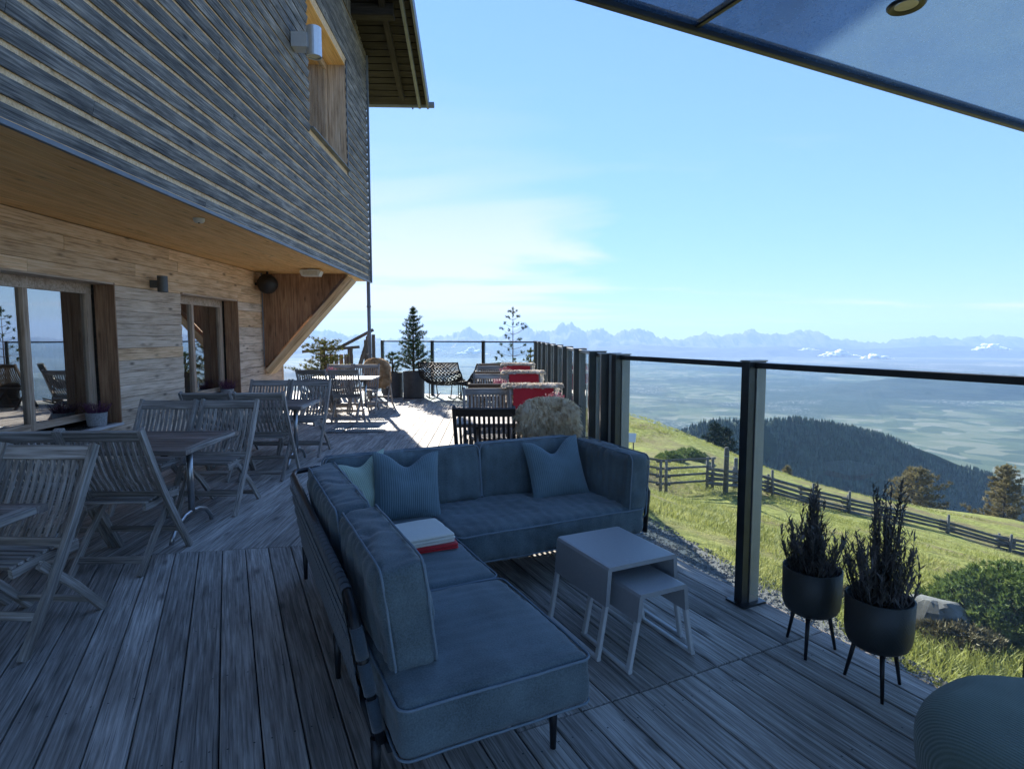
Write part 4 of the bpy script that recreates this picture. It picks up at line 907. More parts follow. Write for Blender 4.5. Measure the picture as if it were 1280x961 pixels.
for k in range(34):
    n_ = .50 + k * .054; strap(sl_(n_, 3.935, zt + .02), sl_(n_, 3.88, .225), (1, 0, 0))
for k in range(5):                                                       # horizontal weave bands
    z = .30 + k * .075; mb = MB(); mb.box2(tuple(sl_(nb + .028 - .012 * k, 2.0, z - .014)), tuple(sl_(nb + .031 - .012 * k, 3.86, z + .014))); mb.build('weave_band', M_['strap_cloth'], sofa)

def pillow(name, label, c, w, h, t, rot, mat, dent=0., seed=0.):
    """throw pillow, local x across, z up, thickness along y"""
    nx, nz = 28, 28; vs_ = []; fs = []
    for side in (1, -1):
        for i in range(nx + 1):
            for j in range(nz + 1):
                x, z = i / nx * 2 - 1, j / nz * 2 - 1
                e = max(0., (1 - abs(x) ** 2.6)) ** .55 * max(0., (1 - abs(z) ** 2.6)) ** .55
                k1 = 1 - .07 * (1 - z * z) ** 1.0 * abs(x) ** 2; k2 = 1 - .07 * (1 - x * x) * abs(z) ** 2
                X_, Z_ = x * w / 2 * k1, z * h / 2 * k2
                Y_ = side * t / 2 * e
                if dent:
                    g_ = math.exp(-(x / .42) ** 2) * max(0, (z + .25) / 1.25) ** 1.3; Z_ -= dent * g_; Y_ *= (1 - .35 * g_)
                Y_ += noise.noise((X_ * 9 + seed, Z_ * 9, seed)) * .012 * e + noise.noise((X_ * 24 + seed, Z_ * 24, seed)) * .004 * e
                vs_.append((X_, Y_, Z_))
    n1_ = (nx + 1) * (nz + 1)
    for s in (0, 1):
        for i in range(nx):
            for j in range(nz):
                q = [s * n1_ + i * (nz + 1) + j, s * n1_ + (i + 1) * (nz + 1) + j, s * n1_ + (i + 1) * (nz + 1) + j + 1, s * n1_ + i * (nz + 1) + j + 1]
                fs.append(tuple(q if s == 0 else q[::-1]))
    m = MB(); m.add(vs_, fs, True); o = m.build(name, M_[mat]); o.matrix_world = Matrix.Translation(c) @ rot.to_4x4(); o.rotation_mode = 'XYZ'
    return tag(o, label, 'pillow')
pillow('throw_pillow', 'ribbed teal-blue throw pillow with dented top beside the pale green pillow', nf(.98, 3.50, .615), .43, .43, .15, Rz(26) @ Rx(-20) @ Ry(4), 'pillow_blue', .085, 2.)
pillow('throw_pillow', 'ribbed pale green throw pillow in the corner of the sofa', nf(.74, 3.57, .60), .42, .42, .14, Rz(26 + 24) @ Rx(-16) @ Ry(-6), 'pillow_green', .05, 6.)
pillow('throw_pillow', 'grey-blue ribbed throw pillow with dented top beside the sofa arm', nf(2.06, 3.52, .615), .43, .43, .15, Rz(26 - 8) @ Rx(-22) @ Ry(-5), 'pillow_blue', .10, 11.)
# folded blankets
def folded(name, label, c, w, d_, h, layers, mat, rz, seed, cat='blanket'):
    t = thing(name, label, cat, c, rz); lh = h / layers
    for k in range(layers):
        m = cushion_mesh('fold', w - .006 * (k % 2), d_ - .008 * ((k + 1) % 2), lh * 1.04, r=lh * .48, puff=(.004, .004, .002), n=(18, 16, 4), wr=.004, seed=seed + k)
        o = m.build('fold', M_[mat], t); o.location = (.003 * math.sin(k * 2.1), .004 * math.cos(k * 1.7), lh * (k + .5))
    return t
folded('blanket', 'folded red blanket under the white one on the sofa seat', nf(.93, 2.93, .432), .27, .25, .034, 2, 'red_cloth', R(26 - 4), 3.)
folded('blanket', 'folded cream-white blanket lying on top of the red one', nf(.885, 2.955, .4665), .30, .30, .052, 3, 'cream_cloth', R(26 + 3), 8.)

# ================================================================== NESTING TABLES
def nest(name, label, n0_, n1_, u0_, u1_, h, skirt):
    t = thing(name, label, 'side table', nf((n0_ + n1_) / 2, (u0_ + u1_) / 2), R(26))
    w, d_ = (n1_ - n0_) / 2, (u1_ - u0_) / 2; T = .022
    m = MB(); prof = [(-w - .012, h - skirt), (-w, h - .015), (-w + .008, h - .003), (-w + .02, h), (w - .02, h), (w - .008, h - .003), (w, h - .015), (w + .012, h - skirt), (w + .012 - T, h - skirt), (w - T, h - T), (-w + T, h - T), (-w - .012 + T, h - skirt)]
    m.prism(prof, -d_, d_, 'y'); m.build('top', M_['grey_coat'], t)
    for s in (-1, 1):
        for e in (-1, 1):
            bar('leg', (s * (w + .012 - T / 2), e * (d_ - .014), h - skirt + .002), (s * (w + .045), e * (d_ - .014), .012), .028, .020, M_['light_coat'], t, up=(1, 0, 0))
        bar('runner', (s * (w + .046), -d_, .009), (s * (w + .046), d_, .009), .022, .018, M_['light_coat'], t)
    return t
nest('nesting_table', 'larger grey metal side table with deep folded sides in front of the sofa', 1.585, 2.005, 2.21, 2.69, .45, .19)
nest('nesting_table', 'smaller grey metal side table pushed partly under the larger one', 1.655, 1.94, 2.06, 2.46, .365, .13)

# ================================================================== BLACK POTS WITH DARK HEATHER
def stem_plant(m, base, top, r0, leaves, ll, lw, rs_, bend=.06):
    """stem tube plus spiky leaves into MB m"""
    base, top = Vector(base), Vector(top); mid = (base + top) / 2 + Vector((rs_.uniform(-1, 1), rs_.uniform(-1, 1), 0)) * bend
    pts_ = [base.lerp(mid, t_) .lerp(mid.lerp(top, t_), t_) for t_ in (0, .25, .5, .75, 1)]
    m.tube(pts_, [r0, r0 * .85, r0 * .7, r0 * .5, r0 * .25], 5)
    for k in range(leaves):
        t_ = .12 + .88 * (k + rs_.random()) / leaves; p = base.lerp(mid, t_).lerp(mid.lerp(top, t_), t_); a = rs_.uniform(0, 6.283); el = rs_.uniform(.5, 1.1)
        d_ = Vector((math.cos(a) * math.cos(el), math.sin(a) * math.cos(el), math.sin(el))); sd = d_.cross(Vector((0, 0, 1))).normalized() * lw * rs_.uniform(.7, 1.2); L_ = ll * rs_.uniform(.6, 1.25) * (1.15 - .5 * t_)
        m.add([p - sd * .5, p + d_ * L_ * .5 - sd * .7, p + d_ * L_ + Vector((0, 0, L_ * .12)), p + d_ * L_ * .5 + sd * .7, p + sd * .5], [(0, 1, 2, 3, 4)])
def heather(name, label, base, rad, h, stems, leaves, ll, lw, mat, seed, spread=.5, r0=.0035, central=0, group=None, cat='heather'):
    rs_ = random.Random(seed); t = thing(name, label, cat, base, 0, group); m = MB()
    for k in range(stems):
        a = rs_.uniform(0, 6.283); q = math.sqrt(rs_.random()); b = Vector((math.cos(a) * q * rad * .8, math.sin(a) * q * rad * .8, -.01))
        hh = h * (1 - .55 * q) * rs_.uniform(.55, 1.0) if central else h * rs_.uniform(.6, 1.05) * (1 - .25 * q)
        tip = Vector((b.x * (1 + spread * 2) + rs_.uniform(-.03, .03), b.y * (1 + spread * 2) + rs_.uniform(-.03, .03), hh))
        stem_plant(m, b, tip, r0, leaves, ll, lw, rs_, h * .08)
    for k in range(central):
        a = rs_.uniform(0, 6.283); q = rs_.random() * .35; b = Vector((math.cos(a) * q * rad, math.sin(a) * q * rad, -.01)); tip = Vector((b.x * 1.3 + rs_.uniform(-.05, .05), b.y * 1.3 + rs_.uniform(-.05, .05), h * rs_.uniform(.72, 1.0)))
        stem_plant(m, b, tip, r0 * 1.4, leaves * 2, ll * .9, lw, rs_, h * .06)
    m.build('stems', M_[mat], t); return t
def legged_pot(x, y, label, rot):
    t = thing('legged_pot', label, 'plant pot', (x, y, 0), rot)
    m = MB(); m.lathe([(0, .185), (.06, .185), (.095, .192), (.118, .21), (.128, .235), (.132, .27), (.134, .415), (.128, .418), (.125, .41), (.122, .38), (0, .38)], n=40); m.build('bowl', M_['pot_black'], t)
    for k in range(3):
        a = R(90 + 120 * k); m = MB(); m.tube([(math.cos(a) * .085, math.sin(a) * .085, .20), (math.cos(a) * .125, math.sin(a) * .125, 0)], [.011, .007], 8); m.build('leg', M_['sofa_metal'], t)
    m = MB(); m.lathe([(0, .392), (.122, .386)], n=20); m.build('soil', M_['soil'], t); return t
legged_pot(1.475, 2.78, 'black embossed pot on thin legs beside the railing post', R(26))
heather('heather', 'dark spiky heather in the black pot beside the railing post', (1.475, 2.78, .385), .118, .47, 60, 28, .048, .0055, 'heather_dark', 5, .28, .0035, 9)
legged_pot(1.605, 2.46, 'black embossed pot on thin legs beside the grey boulder', R(40))
heather('heather', 'dark spiky heather in the black pot beside the grey boulder', (1.605, 2.46, .385), .118, .56, 66, 28, .048, .0055, 'heather_dark', 9, .30, .0035, 11)

# ================================================================== POUF
t = thing('pouf', 'round green knitted pouf at the corner of the deck', 'pouf', (1.70, 1.61, 0), R(20))
m = MB(); prof = [(0, .012), (.30, .012), (.365, .04), (.41, .11), (.425, .20), (.42, .27), (.385, .335), (.31, .375), (.17, .395), (0, .40)]; 
prof = [tuple((Vector((*prof[max(i - 1, 0)], 0)) * (-.5 * t_ + t_ ** 2 - .5 * t_ ** 3) + Vector((*prof[i], 0)) * (1 - 2.5 * t_ ** 2 + 1.5 * t_ ** 3) + Vector((*prof[i + 1], 0)) * (.5 * t_ + 2 * t_ ** 2 - 1.5 * t_ ** 3) + Vector((*prof[min(i + 2, len(prof) - 1)], 0)) * (-.5 * t_ ** 2 + .5 * t_ ** 3))[:2]) for i in range(len(prof) - 1) for t_ in (0, .25, .5, .75)] + [prof[-1]]
m.lathe(prof, n=96)
for i in range(len(m.v)):
    v = Vector(m.v[i]); w_ = noise.noise((v.x * 5, v.y * 5, v.z * 5)) * .016; m.v[i] = (v.x * (1 + w_), v.y * (1 + w_), v.z + w_ * (.6 if v.z > .1 else 0))
m.build('cover', M_['pouf_knit'], t)
m = MB(); m.lathe([(.02, .40), (.028, .404), (.02, .410), (0, .411)], n=16); m.build('button', M_['pouf_knit'], t)

# ================================================================== FOLDING CHAIRS
def make_chair(name, mat, label, group):
    t = thing(name, label, 'chair', (0, 0, 0), 0, group)
    W = .25; mt = M_[mat]
    def post_y(z): return -.265 + .53 * (z / .95) + (.030 * math.sin(math.pi * z / .95))
    for s in (-1, 1):
        cbar('back_post', [(s * W, post_y(z), z) for z in (0, .16, .32, .48, .64, .80, .95)], .028, .046, mt, t, up=(0, -1, .5))
        cbar('rear_leg', [(s * (W - .032), .30, 0), (s * (W - .032), .115, .21), (s * (W - .032), -.10, .41)], .024, .042, mt, t, up=(0, 1, .6))
        cbar('seat_rail', [(s * (W - .058), -.235, .415), (s * (W - .058), -.08, .432), (s * (W - .058), .06, .415), (s * (W - .058), .17, .418)], .022, .045, mt, t)
    bar('top_rail', (-W + .014, post_y(.905), .905), (W - .014, post_y(.905), .905), .08, .024, mt, t, up=(0, -1, .55))
    bar('lower_rail', (-W + .014, post_y(.475), .475), (W - .014, post_y(.475), .475), .055, .022, mt, t, up=(0, -1, .5))
    for k in range(11):
        x = -W + .045 + k * (2 * W - .09) / 10
        cbar('back_slat', [(x, post_y(.50) , .50), (x, post_y(.62) + .022, .62), (x, post_y(.75) + .016, .75), (x, post_y(.868), .868)], .022, .012, mt, t, up=(0, -1, .5))
    for k in range(9):
        y = -.228 + k * .047; z = .4485 + .010 * math.cos((y + .05) * 9)
        bar('seat_slat', (-W + .05, y, z), (W - .05, y, z), .036, .014, mt, t)
    bar('stretcher', (-W + .046, .225, .085), (W - .046, .225, .085), .045, .018, mt, t, up=(0, 1, .5))
    bar('stretcher', (-W + .016, post_y(.17), .17), (W - .016, post_y(.17), .17), .045, .018, mt, t, up=(0, 1, -.5))
    return t
GREY_G = 'weathered grey folding chairs'; proto = make_chair('folding_chair', 'teak', 'x', GREY_G); protod = make_chair('folding_chair', 'backlit_teak', 'x', 'backlit-dark folding chairs')
kids_of = {proto.name: list(proto.children), protod.name: list(protod.children)}
used = {proto.name: False, protod.name: False}
def chair(p, face, label, pr=None, hframe=True):
    """p = (a,b) or (x,y): centre; face = +1 looks along +Y, -1 looks towards -Y"""
    pr = pr or proto
    if used[pr.name]:
        r_ = pr.copy(); link(r_)
        for ch in kids_of[pr.name]: c_ = ch.copy(); link(c_, r_)
    else: r_ = pr; used[pr.name] = True
    r_.location = hf(p[0], p[1]) if hframe else (p[0], p[1], 0)
    r_.rotation_euler = (0, 0, R(2.03) + (math.pi if face > 0 else 0) + rnd.uniform(-.08, .08)); r_['label'] = label; return r_
def make_table(label, a0, a1, b0, b1, group='slatted dining tables'):
    t = thing('dining_table', label, 'table', hf((a0 + a1) / 2, (b0 + b1) / 2), R(2.03), group)
    w, d_ = (a1 - a0) / 2, (b1 - b0) / 2; mt = M_['table_wood']
    n_ = 7; pw = (2 * d_ - .14) / n_
    for k in range(n_): y = -d_ + .07 + pw * (k + .5); bar('table_plank', (-w + .072, y, .726), (w - .072, y, .726), pw - .005, .024, mt, t)
    for s in (-1, 1):
        bar('edge_rail', (-w, s * (d_ - .035), .722), (w, s * (d_ - .035), .722), .068, .036, mt, t, c=.006)
        bar('end_rail', (s * (w - .035), -d_ + .07, .722), (s * (w - .035), d_ - .07, .722), .068, .036, M_['teak'], t, c=.006)
        x = s * (w - .20)
        m = MB(); m.tube([(x, 0, .16), (x, 0, .70)], .024, 12); m.build('column', M_['tube_steel'], t)
        m = MB(); m.tube([(x, -.31, .014), (x, -.29, .06), (x, -.22, .13), (x, -.10, .172), (x, 0, .18), (x, .10, .172), (x, .22, .13), (x, .29, .06), (x, .31, .014)], .0165, 10); m.build('foot_arch', M_['tube_steel'], t)
        bar('crosspiece', (x, -d_ + .09, .692), (x, d_ - .09, .692), .05, .024, M_['sofa_metal'], t)
    return t
TA = hf(0, 0)
# left row along the wall (a,b)
AR = -2.15; AL = -3.40
make_table('slatted dining table beside the wide ground-floor window', AL, AR, 1.98, 2.85)
make_table('slatted dining table between the wide and the narrow window', AL, AR, 4.13, 5.00)
make_table('slatted dining table below the narrow window and the black ball speaker', AL, AR, 6.62, 7.45)
make_table('pale sunlit slatted dining table beside the pine bush at the house corner', AL - .05, AR - .05, 10.75, 11.6)
CA0, CA1 = -2.46, -3.00
chair((CA0, 3.02), -1, 'grey folding chair at the table under the wide window, terrace-side seat facing the window end')
chair((CA1, 3.06), -1, 'grey folding chair at the table under the wide window, house-wall seat')
chair((CA0 - .02, 4.02), 1, 'grey folding chair seen from behind, back to back with the wide-window table, terrace side')
chair((CA1 - .02, 4.00), 1, 'grey folding chair seen from behind, back to back with the wide-window table, wall side')
chair((CA0 + .02, 5.24), -1, 'grey folding chair behind the table between the windows, terrace side')
chair((CA1, 5.24), -1, 'grey folding chair behind the table between the windows, wall side')
chair((CA0, 6.46), 1, 'grey folding chair with its back to the sofa at the narrow-window table, terrace side')
chair((CA1, 6.46), 1, 'grey folding chair with its back to the sofa at the narrow-window table, wall side')
chair((CA0 + .03, 7.66), -1, 'sunlit grey folding chair behind the narrow-window table, terrace side')
chair((CA1 + .04, 7.66), -1, 'grey folding chair behind the narrow-window table, wall side')
chair((CA0 - .12, 10.5), 1, 'grey folding chair in front of the pale sunlit table, terrace side')
chair((CA1 - .12, 10.5), 1, 'grey folding chair in front of the pale sunlit table beside the pine bush')
chair((CA0 - .10, 11.85), -1, 'grey folding chair behind the pale sunlit table, terrace side')
chair((CA1 - .10, 11.85), -1, 'grey folding chair behind the pale sunlit table, wall side')
chair((CA0 - .02, 12.95), 1, 'grey folding chair hidden under the tan sheepskin near the planters')
# right row along the long windbreak
RA0_, RA1_ = -.05, .475; names_r = ['nearest the sofa', 'second from the sofa', 'third from the sofa']
rowb = [(5.30, 6.12, 5.10, 6.38), (7.75, 8.57, 7.52, 8.83), (10.2, 11.0, 9.97, 11.28)]
for i, (t0, t1, cn, cf) in enumerate(rowb):
    sh = .012 * (cn - 5); RA0, RA1 = RA0_ + sh, RA1_ + sh
    make_table('slatted dining table along the long windbreak, %s' % names_r[i], -.34 + sh, .80 + sh * .5, t0, t1)
    chair((RA0, cn), 1, 'backlit-dark folding chair, back to the sofa, at the windbreak table %s' % names_r[i], protod)
    chair((RA1, cn), 1, 'backlit-dark folding chair beside the windbreak posts at the table %s' % names_r[i], protod)
    chair((RA0, cf), -1, 'bare folding chair facing the sofa, windbreak table %s' % names_r[i])
    chair((RA1, cf), -1, 'folding chair under a red blanket at the windbreak table %s' % names_r[i])
chair((RA0_ + .09, 12.6), 1, 'backlit-dark folding chair at the end of the windbreak row beside the slim young pine', protod)

# red blankets over chair backs, sheepskins over them
def drape_profile(thick, front, back, lean=.53 / .95):
    """points (y,z) over a chair back top, from front hem up and over to the back hem (chair faces -y)"""
    zt_ = .965; yt = .265 + .0
    pts_ = []
    for k in range(7): z = zt_ - front + front * k / 6 * .97; pts_.append((yt - (zt_ - z) * lean - .045 - thick, z))
    for k in range(1, 6): a = math.pi * k / 6; pts_.append((yt - (.045 + thick) * math.cos(a) , zt_ - .01 + (.025 + thick) * math.sin(a)))
    for k in range(7): z = zt_ - back * k / 6; pts_.append((yt - (zt_ - z) * lean + .045 + thick, z))
    return pts_
def red_blanket(p, face, label):
    prof = drape_profile(.004, .40, .30); W = .46; m = MB(); nx = 22; vs_ = []
    for lay in (0, 1):
        for i in range(nx + 1):
            x = -W / 2 + W * i / nx
            for j, (y, z) in enumerate(prof):
                f = noise.noise((x * 7, j * .5, p[1])) * .008 - lay * .010
                vs_.append((x, y - (f if j < 8 else -f), z - (.010 if lay and 7 <= j <= 11 else 0)))
    k = len(prof); n1_ = (nx + 1) * k; fs = []
    for lay in (0, 1):
        for i in range(nx):
            for j in range(k - 1):
                q = (lay * n1_ + i * k + j, lay * n1_ + (i + 1) * k + j, lay * n1_ + (i + 1) * k + j + 1, lay * n1_ + i * k + j + 1); fs.append(q if lay == 0 else q[::-1])
    m.add(vs_, fs, True); o = m.build('red_blanket', M_['red_cloth']); o.location = hf(*p); o.rotation_euler = (0, 0, R(2.03) + (math.pi if face > 0 else 0)); return tag(o, label, 'blanket')
for i, (t0, t1, cn, cf) in enumerate(rowb): red_blanket((RA1_ + .012 * (cn - 5), cf), -1, 'red blanket over a chair back at the windbreak table %s' % names_r[i])
def sheepskin(p, face, label, mat, front, back, W, strands, fl, thick=.02, seed=1, rot=0, blob=None):
    rs_ = np.random.RandomState(seed); prof = np.array(drape_profile(thick, front, back)); k = len(prof)
    t = thing('sheepskin', label, 'sheepskin', hf(*p), R(2.03) + (math.pi if face > 0 else 0) + rot)
    m = MB(); nx = 20; vs_ = []
    def wid(s): return W / 2 * (1 - .14 * abs(s * 2 - 1) ** 2 + .05 * math.sin(s * 9 + seed) - (.10 * math.exp(-((s - .5) / .1) ** 2) if thick > .04 else 0))
    for i in range(nx + 1):
        for j in range(k):
            s = j / (k - 1); x = (-1 + 2 * i / nx) * wid(s); f = noise.noise((x * 6, j * .35, seed)) * .02; vs_.append((x, prof[j][0] + (-f if j < 9 else f), prof[j][1]))
    if blob:            # thick fleece: a rounded saddle hugging the chair back
        vs_ = []
        for i in range(nx + 1):
            for j in range(k):
                th_ = (-.96 + 1.92 * i / nx) * math.pi / 2; ph = -2.5 + 5.0 * j / (k - 1); cx = math.cos(th_) ** .45
                zz = blob[2] * math.cos(ph) * cx; yy = blob[1] * math.sin(ph) * cx
                vs_.append((blob[0] * math.sin(th_) * (1 + .05 * math.sin(ph * 2 + 1)), .265 - (.80 - zz - blob[3]) * .5 * .55 + yy - .02, blob[3] + zz))
    m.add(vs_, [(i * k + j, (i + 1) * k + j, (i + 1) * k + j + 1, i * k + j + 1) for i in range(nx) for j in range(k - 1)], True); m.build('hide', M_[mat], t)
    V = np.array([tuple(v) for v in vs_]).reshape(nx + 1, k, 3)
    a = rs_.rand(strands) * (nx - .001); b = rs_.rand(strands) * (k - 1.001); i0, j0 = a.astype(int), b.astype(int); fa, fb = (a - i0)[:, None], (b - j0)[:, None]
    P0 = (V[i0, j0] * (1 - fa) + V[i0 + 1, j0] * fa) * (1 - fb) + (V[i0, j0 + 1] * (1 - fa) + V[i0 + 1, j0 + 1] * fa) * fb
    du = V[i0 + 1, j0] - V[i0, j0]; dv2 = V[i0, j0 + 1] - V[i0, j0]; Nn = np.cross(dv2, du); Nn /= np.linalg.norm(Nn, axis=1)[:, None]
    ctr = np.array([0, .265 - .12, .75]) if not blob else np.array([0, .2, blob[3]]); sgn = np.sign(np.sum(Nn * (P0 - ctr), 1)); Nn *= sgn[:, None]
    ex = np.clip(np.abs(P0[:, 0:1]) / (W / 2), 0, 1) ** 4 * np.sign(P0[:, 0:1]); Nn = Nn + np.concatenate([ex * 1.2, 0 * ex, 0 * ex], 1)
    cl_ = np.array([[noise.noise((q[0] * 15, q[1] * 15, q[2] * 15)), noise.noise((q[0] * 15 + 9, q[1] * 15, q[2] * 15 + 4)), 0] for q in P0])
    L_ = fl * (.55 + .7 * rs_.rand(strands))[:, None]; g_ = np.array([0, 0, -1.]); j1 = (rs_.rand(strands, 3) - .5) * .5 + cl_ * 1.8
    d1 = Nn * .9 + j1 * .8 + g_ * .25; d1 /= np.linalg.norm(d1, axis=1)[:, None]; d2 = Nn * .45 + j1 * 1.0 + g_ * 1.0; d2 /= np.linalg.norm(d2, axis=1)[:, None]
    P1 = P0 + d1 * L_ * .5; P2 = P1 + d2 * L_ * .6; sd = np.cross(d1, rs_.rand(strands, 3) - .5); sd /= np.linalg.norm(sd, axis=1)[:, None]; wd = .0034 if fl > .1 else .0028
    Vs = np.stack([P0 - sd * wd, P0 + sd * wd, P1 + sd * wd, P1 - sd * wd, P2], 1).reshape(-1, 3); b_ = np.arange(strands)[:, None] * 5
    T1 = (np.array([[0, 1, 2], [0, 2, 3], [3, 2, 4]])[None] + b_[:, None]).reshape(-1, 3)
    fast_mesh('wool', Vs, T1, M_[mat], t)['kind'] = 'stuff'; return t
sheepskin((RA1_, 5.10), 1, 'big shaggy cream sheepskin over the chair back behind the sofa', 'fur_cream', .34, .42, .54, 24000, .10, .055, 3, 0, (.20, .10, .145, .845))
for i, (t0, t1, cn, cf) in enumerate(rowb): sheepskin((RA1_ + .012 * (cn - 5) - .01, cf), -1, 'narrow white sheepskin over the red blanket at the windbreak table %s' % names_r[i], 'fur_white', .015, .16, .66, 6000, .038, .010, 5 + i)
sheepskin((CA0 - .02, 12.95), 1, 'long tan sheepskin hanging over a chair back near the planters', 'fur_tan', .4, .66, .56, 14000, .06, .015, 11, 0, (.25, .12, .36, .68))

# ================================================================== POTTED HEATHER ON TABLES AND SILLS
def small_pot(loc, r, h, mat, label, plabel, pmat, seed, ph=.16, stems=60):
    t = thing('flower_pot', label, 'flower pot', loc)
    m = MB(); m.lathe([(0, 0), (r * .84, 0), (r * .88, h * .1), (r, h), (r * .92, h), (r * .90, h * .85), (0, h * .85)], n=28, smooth=False); m.build('bowl', M_[mat], t)
    m = MB(); m.lathe([(0, h * .87), (r * .9, h * .86)], n=16); m.build('soil', M_['soil'], t)
    heather('heather', plabel, Vector(loc) + Vector((0, 0, h * .86)), r, ph, stems, 14, .022, .005, pmat, seed, .45, .002)
p = hf(AW - .10, 7.22, .452); small_pot(p, .115, .16, 'stone_pot', 'speckled stone pot on the wide window sill', 'purple heather in the stone pot on the wide window sill', 'heather_purple', 21, .17, 80)
p = hf(AW - .10, 10.75, .452); small_pot(p, .115, .12, 'stone_pot', 'low stone pot on the narrow window sill', 'dark purple and white heather on the narrow window sill', 'heather_purple', 22, .22, 80)
p = hf(-3.0, 11.1, .742); small_pot(p, .07, .08, 'stone_pot', 'small pot on the pale sunlit table', 'pink heather on the pale sunlit table', 'heather_pink', 23, .15)
p = hf(.62, 5.72, .742); small_pot(p, .075, .08, 'stone_pot', 'small pot on the windbreak table nearest the sofa', 'pink and white heather beside the big shaggy sheepskin', 'heather_pink', 24, .19, 90)
p = hf(.12, 8.15, .742); small_pot(p, .07, .08, 'stone_pot', 'small pot on the windbreak table second from the sofa', 'pale pink heather on the windbreak table second from the sofa', 'heather_pink', 25, .15)
p = hf(.25, 10.6, .742); small_pot(p, .07, .08, 'stone_pot', 'small pot on the windbreak table third from the sofa', 'pink heather on the windbreak table third from the sofa', 'heather_pink', 26, .18)

# ================================================================== WICKER ROCKING CHAIRS
def rocker(x, y, rz, label):
    t = thing('rocking_chair', label, 'rocking chair', (x, y, 0), rz, 'black wicker rocking chairs')
    def S(u, v):     # u across -1..1, v 0 front of seat .. 1 top of back ; faces -y
        prof = [(-.36, .40), (-.20, .375), (0, .345), (.16, .36), (.27, .46), (.36, .62), (.43, .78), (.47, .90)]
        q = v * (len(prof) - 1); i = min(int(q), len(prof) - 2); f = q - i; yy = prof[i][0] * (1 - f) + prof[i + 1][0] * f; zz = prof[i][1] * (1 - f) + prof[i + 1][1] * f
        w = .42 + .11 * math.sin(min(1, v * 1.15) * math.pi * .75); return Vector((u * w, yy - .10 * u * u * (v > .35) * min(1, (v - .35) * 3), zz + .16 * abs(u) ** 3 * math.sin(math.pi * min(1, v * 1.25)) ))
    edge = [S(-1, v / 14) for v in range(15)] + [S(-1 + 2 * k / 8, 1) for k in range(1, 8)] + [S(1, 1 - v / 14) for v in range(15)] + [S(1 - 2 * k / 8, 0) for k in range(1, 8)]
    m = MB(); m.tube(edge, .016, 8, closed=True); m.build('frame', M_['sofa_metal'], t)
    m = MB()
    for k in range(26):                        # diagonal rope weave both ways
        for sg in (1, -1):
            pts_ = []; c0 = -2.2 + k * .17
            for j in range(15):
                v = j / 14; u = (c0 + v * 2.0) * sg
                if -1 <= u <= 1: pts_.append(S(u, v))
            if len(pts_) > 1: m.tube(pts_, .012, 4, cap=False)
    for k in range(33): m.tube([S(-1 + 2 * q / 8, k / 32) for q in range(9)], .0115, 4, cap=False)
    m.build('rope_weave', M_['black_plastic'], t)
    for s in (-1, 1):
        arc = [(s * .27, -.42 + .84 * q / 12, .018 + .10 * ((q - 6) / 6.) ** 2) for q in range(13)]
        m = MB(); m.tube(arc, .015, 8); m.build('runner', M_['sofa_metal'], t)
        for yy, zt_ in ((-.22, .37), (.20, .39)):
            m = MB(); m.tube([(s * .27, yy * 1.25, .035), (s * .29, yy, zt_ + .02)], .013, 8); m.build('leg', M_['sofa_metal'], t)
    return t
rocker(-1.64, 14.0, R(165), 'black wicker rocking chair beside the grey planters')
rocker(-.80, 13.55, R(235), 'black wicker rocking chair beside the slim young pine')
t = thing('side_table', 'small low black metal table between the rocking chairs', 'side table', (-1.02, 14.35, 0), R(-20))
m = MB(); m.box((0, 0, .40), (.42, .42, .02)); m.build('top', M_['sofa_metal'], t)
for sx in (-1, 1):
    for sy in (-1, 1): bar('leg', (sx * .19, sy * .19, 0), (sx * .19, sy * .19, .392), .022, .022, M_['sofa_metal'], t, up=(0, 1, 0))

